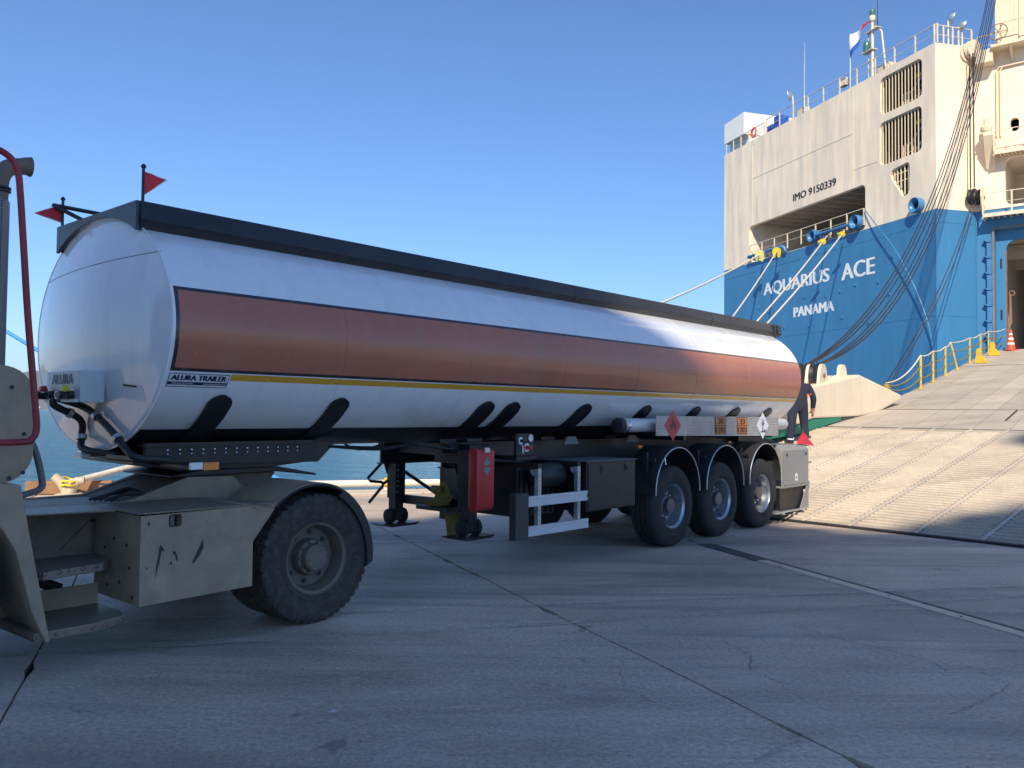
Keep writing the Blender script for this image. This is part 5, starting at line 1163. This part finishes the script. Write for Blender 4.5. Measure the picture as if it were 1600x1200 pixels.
sheave(CH(-.05, .5, 13.3), CD+CNN*.3, .42); sheave(CH(.2, .45, 13.25), CD+CNN*.3, .40)
m = MB(); m.prism(lambda a, b, c: CH(.1+b, a, c), [(0, 13.9), (.7, 13.75), (.9, 13.2), (.7, 12.65), (0, 12.5)], .25, .31); m.build('sheave_cheek', 'cream', ship)
# wires: each its own thing
def wire(pts, r, label, group, mat='wire', name='hoist_wire'):
    m = MB(); m.tube(pts, r, 6); return tag(m.build(name, mat, smooth=60), label, 'wire', group)
GS = RF(7.0, -3.55, 0)
P0 = V(24.58, 42.8, 24.42)
for i in range(6):
    o0 = V(.07*i-.2, -.03*i, .06*(i % 2)); o1 = V((i//3)*.25+.03*(i % 3), -(i//3)*.17, .0)
    pts = sagline(P0+o0, V(7.60, 21.80, 3.06)+o1, 3.55+.16*(i % 3)+(i//3)*.35, 30)
    wire(pts, .021, '%s of the six dark wires sagging from the derrick post to the ramp girder' % ('leftmost', 'second', 'third', 'fourth', 'fifth', 'rightmost')[i], 'ramp hoisting wires')
for i in range(2):
    wire(sagline(CH(-.02+.18*i, .9, 12.95), V(11.25+.1*i, 25.75-.06*i, 2.62), .75, 20), .021, '%s dark wire of the pair from the quarter block down to the ramp edge' % ('left', 'right')[i], 'quarter block wires')
for i in range(2):
    wire([CH(-.1+.16*i, .85, 20.8), CH(-.1+.18*i, .85, 13.7)], .035, '%s one of the two vertical wires down to the quarter block' % ('left', 'right')[i], 'vertical block wires')
wire(smoothpath([TR(5.3, .1, 13.75), TR(4.0, .3, 12.45), TR(2.6, .35, 10.9), TR(1.2, .3, 8.6), TR(.4, .2, 6.6), TR(.2, .12, 5.4)], 6), .032, 'thin pale blue line drooping down the transom from the mooring opening', None, 'ship_fit_blue', 'hull_line')
# flag
fp = MB(); fp.tube([TR(6.75, -.1, ZT), TR(6.72, -.1, 24.75)], .045, 8); flg = thing('ensign_flag', 'blue, white and red ensign hanging on its staff above the transom', 'flag', TR(6.75, -.1, ZT))
fp.build('staff', 'galv', flg, smooth=50)
vs = []; fs = []; mi = []; nx, nz = 14, 8
for i in range(nx+1):
    for j in range(nz+1):
        u, v = i/nx, j/nz
        a = 6.68-u*1.75*(1-.35*(1-v)); z = 24.65-(1-v)*1.55*(1-.25*u)+u*.45*v - .9*u*(1-v)*0
        z = 24.62-(1-v)*(1.6-1.35*u)+.25*u
        vs.append(TR(a, -.1+.10*math.sin(u*9+v*2), z))
for i in range(nx):
    for j in range(nz):
        fs.append((i*(nz+1)+j, (i+1)*(nz+1)+j, (i+1)*(nz+1)+j+1, i*(nz+1)+j+1))
        u, v = (i+.5)/nx, (j+.5)/nz
        mi.append(1 if (v < .42 and u < .6) else (2 if (u > .62 and v > .42) else 0))
m = MB(); m.v, m.f, m.mi = vs, fs, mi; m.build('flag_cloth', ['refl_white', 'panama_blue', 'flag_red'], flg, smooth=60, norm=False)
# ------------------------------------------------------------------ stern ramp
rmp = thing('stern_ramp', 'wide sandy steel ramp with ridged flaps rising from the quay to the ship door', 'ramp', RF(0, 0, 0))
lanes = [-4.2, -2.02, -.93, -.15, .60, 1.38, 2.38, 3.28, 4.2, 5.2]
hl = [-3.7, -2.02, -1.05, -.28, .50, 1.25, 2.25, 3.2, 4.2, 5.2]
def strip_poly(i, j, al0, al1, gap=.0):    # lane edges run a little askew
    f = lambda k, al: lanes[k]+(hl[k]-lanes[k])*al/AH
    return f(i, al0)+gap, f(j, al0)-gap, f(i, al1)+gap, f(j, al1)-gap
for i in range(len(lanes)-1):
    a0, b0, a1, b1 = strip_poly(i, i+1, 0, AH-.02, .045)
    m = MB(); vs = []
    for al, l, r in ((-.05, a0, b0), (AH-.02, a1, b1)):
        for up_ in (0, -.05): vs += [RF(al, l, up_), RF(al, r, up_)]
    m.add(vs, [(0, 1, 5, 4), (2, 6, 7, 3), (0, 4, 6, 2), (1, 3, 7, 5), (0, 2, 3, 1), (4, 5, 7, 6)]); fp_ = m.build('flap_plate', 'ramp_flap', rmp)
    m = MB(); st = .15; n = int((AH-.3)/st); hgt = .022 if i % 2 else .030
    for k in range(n):
        al = .1+k*st; f = al/AH; l = a0+(a1-a0)*f+.01; r = b0+(b1-b0)*f-.01
        vs = []
        for d, u_ in ((0, .001), (.014, hgt), (.052, hgt), (.066, .001)): vs += [RF(al+d, l, u_), RF(al+d, r, u_)]
        m.add(vs, [(0, 1, 3, 2), (2, 3, 5, 4), (4, 5, 7, 6), (0, 2, 4, 6), (1, 7, 5, 3)])
    m.build('ridge_bars', 'ramp_bar', fp_, kind='stuff')
for i in range(1, len(lanes)-1):
    a0, b0, a1, b1 = strip_poly(i, i, 0, AH-.02, 0); m = MB(); vs = []
    for al, c in ((-.04, a0), (AH-.03, a1)):
        for up_ in (.012, -.04): vs += [RF(al, c-.03, up_), RF(al, c+.03, up_)]
    m.add(vs, [(0, 1, 5, 4), (2, 6, 7, 3), (0, 4, 6, 2), (1, 3, 7, 5), (0, 2, 3, 1), (4, 5, 7, 6)]); m.build('flap_joint_strip', 'ramp_strip', rmp)
# dark rubber lip under the foot of the flaps
m = MB(); vs = []
for al, ac in ((-.12, -4.3), (-.12, 5.3), (.25, 5.3), (.25, -4.3)): vs.append(V(FLP.x, FLP.y, .006)+RA*al+RB*ac)
vs += [v+V(0, 0, .022 if k < 2 else .05) for k, v in enumerate(vs)]
m.add(vs, [(0, 1, 2, 3), (4, 7, 6, 5), (0, 4, 5, 1), (1, 5, 6, 2), (2, 6, 7, 3), (3, 7, 4, 0)]); m.build('foot_lip', 'rubber', rmp)
# main ramp plates
rows = [AH, 10.88, 18.2, 25.5, 35.9]
SK = -.185
edge = lambda al: -2.95-(al-AH)*.105 if al < 10.9 else -3.315-(al-10.9)*.215
for r_ in range(len(rows)-1):
    al0, al1 = rows[r_]+.008, rows[r_+1]-.008
    xs = [None]+[-2.02, -.85, -.18, .50, 1.25, 2.25, 3.2]+[4.6]
    def acx(k, al):
        if k == 0: return edge(al)
        return xs[k]+(al-AH)*SK
    for k in range(len(xs)-1):
        if acx(k+1, al0)-acx(k, al0) < .1: continue
        m = MB(); vs = []; g = .006
        for al in (al0, al1):
            for up_ in (0, -.12): vs += [RF(al, acx(k, al)+g, up_), RF(al, acx(k+1, al)-g, up_)]
        m.add(vs, [(0, 1, 5, 4), (2, 6, 7, 3), (0, 4, 6, 2), (1, 3, 7, 5), (0, 2, 3, 1), (4, 5, 7, 6)]); m.build('deck_plate', 'ramp_deck', rmp)
m = MB(); vs = []
for al in (AH, 12, 18, 25.5, 35.9):
    for up_ in (-.13, -.65): vs += [RF(al, edge(al)+.05, up_), RF(al, 4.5+(al-AH)*SK, up_)]
m.add(vs, [f for i in range(4) for f in ((4*i, 4*i+1, 4*i+5, 4*i+4), (4*i+2, 4*i+6, 4*i+7, 4*i+3), (4*i, 4*i+4, 4*i+6, 4*i+2), (4*i+1, 4*i+3, 4*i+7, 4*i+5))]+[(0, 2, 3, 1), (16, 17, 19, 18)]); m.build('ramp_structure', 'cream', rmp)
m = MB()
for al in (AH-.005, 10.88, 25.5):
    e0 = edge(al)+.02; m.tube([RF(al, e0, .008), RF(al, 4.5+(al-AH)*SK, .003)], .010, 5)
m.build('hinge_pin', 'grey_tube', rmp)
m = MB(); m.add([RF(8.9, .95-.27, .006), RF(8.9+1.95, .95-.27+1.95*SK, .006), RF(8.9+1.95, 1.0-.27+1.95*SK, .006), RF(8.9, 1.0-.27, .006)], [(0, 1, 2, 3)]); m.build('open_slot', 'print_black', rmp, norm=False)
# side girder with sheaves
GA = Vector((.731, .682, 0)); GB = Vector((.682, -.731, 0)); GO = V(6.95, 20.55, 0)
GF = lambda k, b, z: GO+GA*k+GB*b+V(0, 0, z)
prof = [(-2.2, 1.28), (0, 1.52), (.7, 1.66), (3.2, 1.73), (4.3, 1.83), (5.9, 2.22), (5.9, 2.36), (3.25, 2.84), (0, 2.36), (-2.2, 2.05)]
m = MB(); m.prism(GF, prof, -1.0, 0.0); gd = m.build('side_girder', 'cream', rmp, bevel=.05, label='cream hump-shaped side girder with sheaves on top')
m = MB(); m.prism(GF, [(-2.2, 1.10), (0, 1.29), (2.2, 1.61), (2.2, 1.705), (.7, 1.64), (0, 1.50), (-2.2, 1.26)], -.9, -.02); m.build('girder_keel', 'green_paint', gd)
m = MB(); m.prism(GF, [(2.2, 1.45), (2.9, 1.48), (3.0, 1.73), (2.2, 1.705)], -.8, -.03); m.prism(GF, [(3.5, 1.62), (4.4, 1.80), (4.3, 1.84), (3.5, 1.75)], -.6, -.03); m.build('girder_pad', 'deck_dark', gd, bevel=.02)
m = MB(); m.prism(GF, [(3.0, 1.56), (3.5, 1.60), (3.5, 1.76), (3.0, 1.74)], -.5, -.04); m.build('girder_hinge', 'grey_tube', gd, bevel=.02)
SHF = frame(GF(1.42, -.46, 0), V(.57, .82, 0).normalized(), V(.82, -.57, 0).normalized(), V(0, 0, 1))
for b in (-.30, .0, .30):
    m = MB(); m.prism(SHF, [(-.46, 2.36), (.46, 2.50), (.34, 2.74)]+[(.32*math.cos(R(a)), 2.76+.30*math.sin(R(a))) for a in range(15, 166, 15)]+[(-.34, 2.74)], b-.035, b+.035); ck = m.build('sheave_cheek', 'cream', gd, smooth=35)
m = MB(); m.lathe(lambda x, y, h: SHF(x, h, 2.76+y), [(.06, .336), (.06, .37), (.0, .372)], 12); m.build('sheave_pin', 'rust', gd, smooth=40)
for b in (-.15, .15):
    m = MB(); m.lathe(lambda x, y, h: SHF(x, b+h, 2.76+y), [(.08, -.10), (.33, -.10), (.33, -.07), (.28, 0), (.33, .07), (.33, .10), (.08, .10)], 28); m.build('sheave', 'wire', gd, smooth=40)
m = MB(); m.prism(GF, [(2.50, 2.66), (2.96, 2.72)]+[(2.72+.17*math.cos(R(a)), 2.93+.17*math.sin(R(a))) for a in range(0, 181, 20)], -.30, -.20); m.build('lug', 'cream', gd, smooth=35)
m = MB(); m.tube([GF(1.9, -.3, 2.62), GF(2.5, -.3, 2.72)], .09, 8); m.tube([GF(3.1, -.5, 2.9), GF(3.25, -.5, 2.9)], .04, 6); m.build('grease_fitting', 'cream_rail', gd, smooth=40)
m = MB(); m.prism(GF, [(.0, .9), (.8, .98), (.75, 1.32), (.1, 1.24)], -1.35, -.2); m.build('girder_foot', 'cream', gd, bevel=.02)
# yellow stanchions with chains
pa = [16.4, 18.6, 21.1, 23.9, 27.2, 30.6, 33.4]
off = .22
PP = []
for i, al in enumerate(pa):
    p = RF(al, edge(al)+off, .0); lean = V(-.28, .0, 0) if i == 3 else V(0, 0, 0); top = p+V(0, 0, 1.12)+lean; PP.append((p, top))
    m = MB(); m.tube([p, top], .038, 8); m.lathe(frame(p, (1, 0, 0), (0, 1, 0), (0, 0, 1)), [(.09, 0), (.09, .03), (.04, .04)], 10); tag_o = m.build('stanchion', 'yellow', rmp, smooth=40)
start = V(11.35, 25.75, 2.50)
allp = [(start, start+V(0, 0, .25))]+PP+[(CH(1.28, .1, 5.2), CH(1.28, .05, 6.3))]
for f in (.35, .68, 1.0):
    m = MB()
    for (p0, t0), (p1, t1) in zip(allp, allp[1:]):
        pts = sagline(p0.lerp(t0, f), p1.lerp(t1, f), .07 if p0 is not start else .22, 10); m.tube(pts, .022, 6)
    m.build('guard_chain', 'yellow_old' if f < .9 else 'cream_rail', rmp, smooth=50)
m = MB(); m.lathe(frame(start+V(0, 0, -.25), (1, 0, 0), (0, 1, 0), (0, 0, 1)), [(.16, 0), (.16, .2), (.1, .45), (.0, .5)], 12); m.build('chain_anchor', 'yellow_old', rmp, smooth=40)
for al in (27.0, 31.6):
    P = RF(al, edge(al)+.62, 0); F = frame(P, GB, GA, V(0, 0, 1))
    m = MB(); m.prism(F, [(-.16, 0), (.34, 0), (.32, .1), (.10, .36), (.11, .50), (.08, .62), (.0, .67), (-.08, .62), (-.10, .50), (-.08, .4)], -.10, .10); m.build('chain_stopper', 'yellow', rmp, bevel=.02)
# cone inside the door
cp_ = CH(1.62, .55, 0); cz = RF((cp_-V(FLP.x, FLP.y, 0)).dot(RA), 0, 0).z+.0
cone = thing('traffic_cone', 'orange traffic cone with white bands at the top of the ramp', 'cone', (cp_.x, cp_.y, cz))
F = frame((cp_.x, cp_.y, cz), (1, 0, 0), (0, 1, 0), (0, 0, 1))
m = MB(); m.box(F, -.26, .26, -.26, .26, 0, .05); m.build('base', 'cone_orange', cone, bevel=.01)
cpf = [(.21, .05), (.17, .30), (.155, .40), (.13, .55), (.115, .65), (.09, .80), (.08, .87), (.05, 1.05), (.0, 1.06)]
m = MB(); m.lathe(F, cpf, 24, mis=[0, 1, 0, 1, 0, 1, 0, 0]); m.build('body', ['cone_orange', 'refl_white'], cone, smooth=40)
# ------------------------------------------------------------------ mooring lines and rat guards
FR = [TR(15.1, .3, 13.0), TR(13.5, .3, 12.92), TR(8.35, .35, 12.78), TR(6.75, .35, 12.75)]
B1 = QF(-6.85, .54, .30); B2 = QF(4.35, .65, .33)
def mooring(a, b, sag, r, label):
    pts = sagline(a, b, sag, 40); m = MB(); m.tube(pts, r, 8); return tag(m.build('mooring_rope', 'rope', smooth=60), label, 'rope', 'ship mooring ropes'), pts
o, p0 = mooring(FR[0], B1, .9, .06, 'long pale mooring rope running left behind the tank to the left bollard')
o, p1 = mooring(FR[1], B2+V(0, 0, .05), .35, .04, 'pale mooring rope leaving the transom by the yellow rat guard')
o, p2 = mooring(FR[2], B2, .35, .04, 'left one of the two parallel mooring ropes below the right fairlead')
o, p3 = mooring(FR[3], B2+V(.15, 0, -.08), .35, .04, 'right one of the two parallel mooring ropes below the right fairlead')
def guard(pts, i, mat, label, s=.5, turn=0):
    c = pts[i]; d = (pts[i+1]-pts[i]).normalized(); side = d.cross(V(0, 0, 1)).normalized(); u = side.cross(d)
    side, u = side*math.cos(turn)+u*math.sin(turn), u*math.cos(turn)-side*math.sin(turn)
    F = frame(c-d*.0, side, d, u)
    m = MB(); out = [(-.62*s, -1.25*s), (-.85*s, -.1*s), (-.72*s, .5*s), (-.3*s, .8*s), (.3*s, .8*s), (.72*s, .5*s), (.85*s, -.1*s), (.62*s, -1.25*s), (.16*s, -1.2*s), (.10*s, -.1*s), (0, .1*s), (-.10*s, -.1*s), (-.16*s, -1.2*s)]
    m.prism(F, out, -.02, .02); return tag(m.build('rat_guard', mat), label, 'rat guard', 'rat guards on the mooring ropes')
guard(p0, 1, 'guard_pale', 'pale yellow rat guard on the leftmost mooring rope', .36); guard(p1, 1, 'guard_yellow', 'bright yellow rat guard on the second mooring rope', .33)
guard(p2, 2, 'guard_yellow', 'yellow rat guard seen edge on at the left of the paired ropes', .22, R(70)); guard(p3, 1, 'guard_yellow', 'yellow rat guard seen edge on under the right fairlead', .2, R(78))
m = MB(); pts = sagline((-30, 38, 10.2), QF(-2.6, .6, .12), .55, 36); m.tube(pts, .06, 8); tag(m.build('blue_rope', 'rope_blue', smooth=60), 'bright blue rope slanting down at the far left behind the red grab rail', 'rope')
m = MB(); m.lathe(frame(QF(-2.6, .6, 0.03), (1, 0, 0), (0, 1, 0), (0, 0, 1)), [(.2, 0), (.2, .03), (.07, .06), (.06, .2), (.1, .24), (.0, .25)], 14); tag(m.build('mooring_post', 'bollard', smooth=40), 'low mooring post on the quay edge behind the tractor wheel', 'bollard')
# ------------------------------------------------------------------ worker on the ramp
WP = RF(5.0, -2.33, .03); FWD = Vector((-.12, .99, 0)).normalized(); RGT = Vector((FWD.y, -FWD.x, 0))
WF = lambda x, y, z: V(x, y, z)
def person():
    J = {}; E = []; rad = {}
    def j(n, x, y, z, r, par=None):
        J[n] = (x, y, z); rad[n] = r
        if par: E.append((par, n))
    j('pelvis', 0, 0, .93, .15); j('waist', 0, .0, 1.08, .14, 'pelvis'); j('chest', 0, .01, 1.28, .165, 'waist'); j('neckb', 0, -.01, 1.46, .075, 'chest'); j('neck', 0, .01, 1.53, .058, 'neckb'); j('head', 0, .03, 1.62, .085, 'neck'); j('crown', 0, .02, 1.72, .075, 'head')
    for s, n in ((1, 'r'), (-1, 'l')):
        j('hip'+n, s*.10, 0, .88, .10, 'pelvis'); j('knee'+n, s*.13, .03*s, .50, .075, 'hip'+n); j('ank'+n, s*.15, -.02, .13, .062, 'knee'+n); j('heel'+n, s*.15, -.02, .055, .05, 'ank'+n); j('toe'+n, s*.17, .17, .04, .04, 'heel'+n)
        j('sh'+n, s*.19, -.01, 1.40, .075, 'chest'); j('elb'+n, s*.27, -.05, 1.12, .058, 'sh'+n); j('wri'+n, s*.30, .04, .88, .042, 'elb'+n); j('palm'+n, s*.31, .06, .80, .036, 'wri'+n)
        for k, (dx, L_) in enumerate(((-.03, .07), (-.01, .08), (.012, .075), (.032, .06))):
            j('f%d%s' % (k, n), s*.31+dx*.25, .06+dx, .765, .013, 'palm'+n); j('g%d%s' % (k, n), s*.315+dx*.25, .065+dx*1.3, .765-L_*.5, .010, 'f%d%s' % (k, n)); j('h%d%s' % (k, n), s*.305+dx*.2, .08+dx*1.2, .765-L_, .008, 'g%d%s' % (k, n))
        j('t0'+n, s*.285, .10, .80, .014, 'palm'+n); j('t1'+n, s*.275, .125, .765, .010, 't0'+n)
    names = list(J); me = bpy.data.meshes.new('p'); me.from_pydata([J[n] for n in names], [(names.index(a), names.index(b)) for a, b in E], [])
    o = bpy.data.objects.new('p', me); COL.objects.link(o)
    md_ = o.modifiers.new('skin', 'SKIN'); md_.use_smooth_shade = True
    for i, n in enumerate(names):
        sv = me.skin_vertices[0].data[i]; r = rad[n]; sv.radius = (r*1.18, r*.82) if n in ('chest', 'waist', 'pelvis') else (r, r); sv.use_root = (n == 'pelvis')
    ss = o.modifiers.new('sub', 'SUBSURF'); ss.levels = 2; ss.render_levels = 2
    dg = bpy.context.evaluated_depsgraph_get(); dg.update()
    out = bpy.data.meshes.new_from_object(o.evaluated_get(dg)); bpy.data.objects.remove(o)
    for k in ('navy_cloth', 'skin', 'hair', 'boots', 'hivis', 'refl_white'): out.materials.append(M[k])
    for p in out.polygons:
        c = p.center; arm = abs(c.x) > .225
        mi = 0
        if c.z > 1.50: mi = 1
        if c.z > 1.64 or (c.z > 1.56 and c.y < -.01): mi = 2
        if arm and c.z < .885 and c.z > .6: mi = 1
        if c.z < .12: mi = 3
        if .16 < c.z < .20: mi = 5
        if abs(c.x) < .2 and 1.16 < c.z < 1.215: mi = 4
        p.material_index = mi; p.use_smooth = True
    return out
wk = bpy.data.objects.new('person', person()); COL.objects.link(wk)
wk.location = WP; wk.rotation_euler = (0, 0, math.atan2(FWD.y, FWD.x)-math.pi/2); wk.scale = (1.28, 1.32, .985)
tag(wk, 'worker in dark navy overalls with an orange stripe standing on the ramp behind the tank', 'person')
# ------------------------------------------------------------------ haze
m = MB(); m.box(W0, -8500, 8500, -300, 8500, -5.5, 340)
hz = m.build('haze', 'paper', kind='stuff')
hm = bpy.data.materials.new('haze'); hm.use_nodes = True; hn = hm.node_tree.nodes
hn.remove(hn['Principled BSDF']); pv = hn.new('ShaderNodeVolumePrincipled'); pv.inputs['Density'].default_value = .0001; pv.inputs['Color'].default_value = (.86, .92, 1, 1); pv.inputs['Anisotropy'].default_value = .2
hm.node_tree.links.new(pv.outputs[0], hn['Material Output'].inputs['Volume'])
hz.data.materials.clear(); hz.data.materials.append(hm)
tag(hz, 'pale blue haze over the far shore', 'haze')
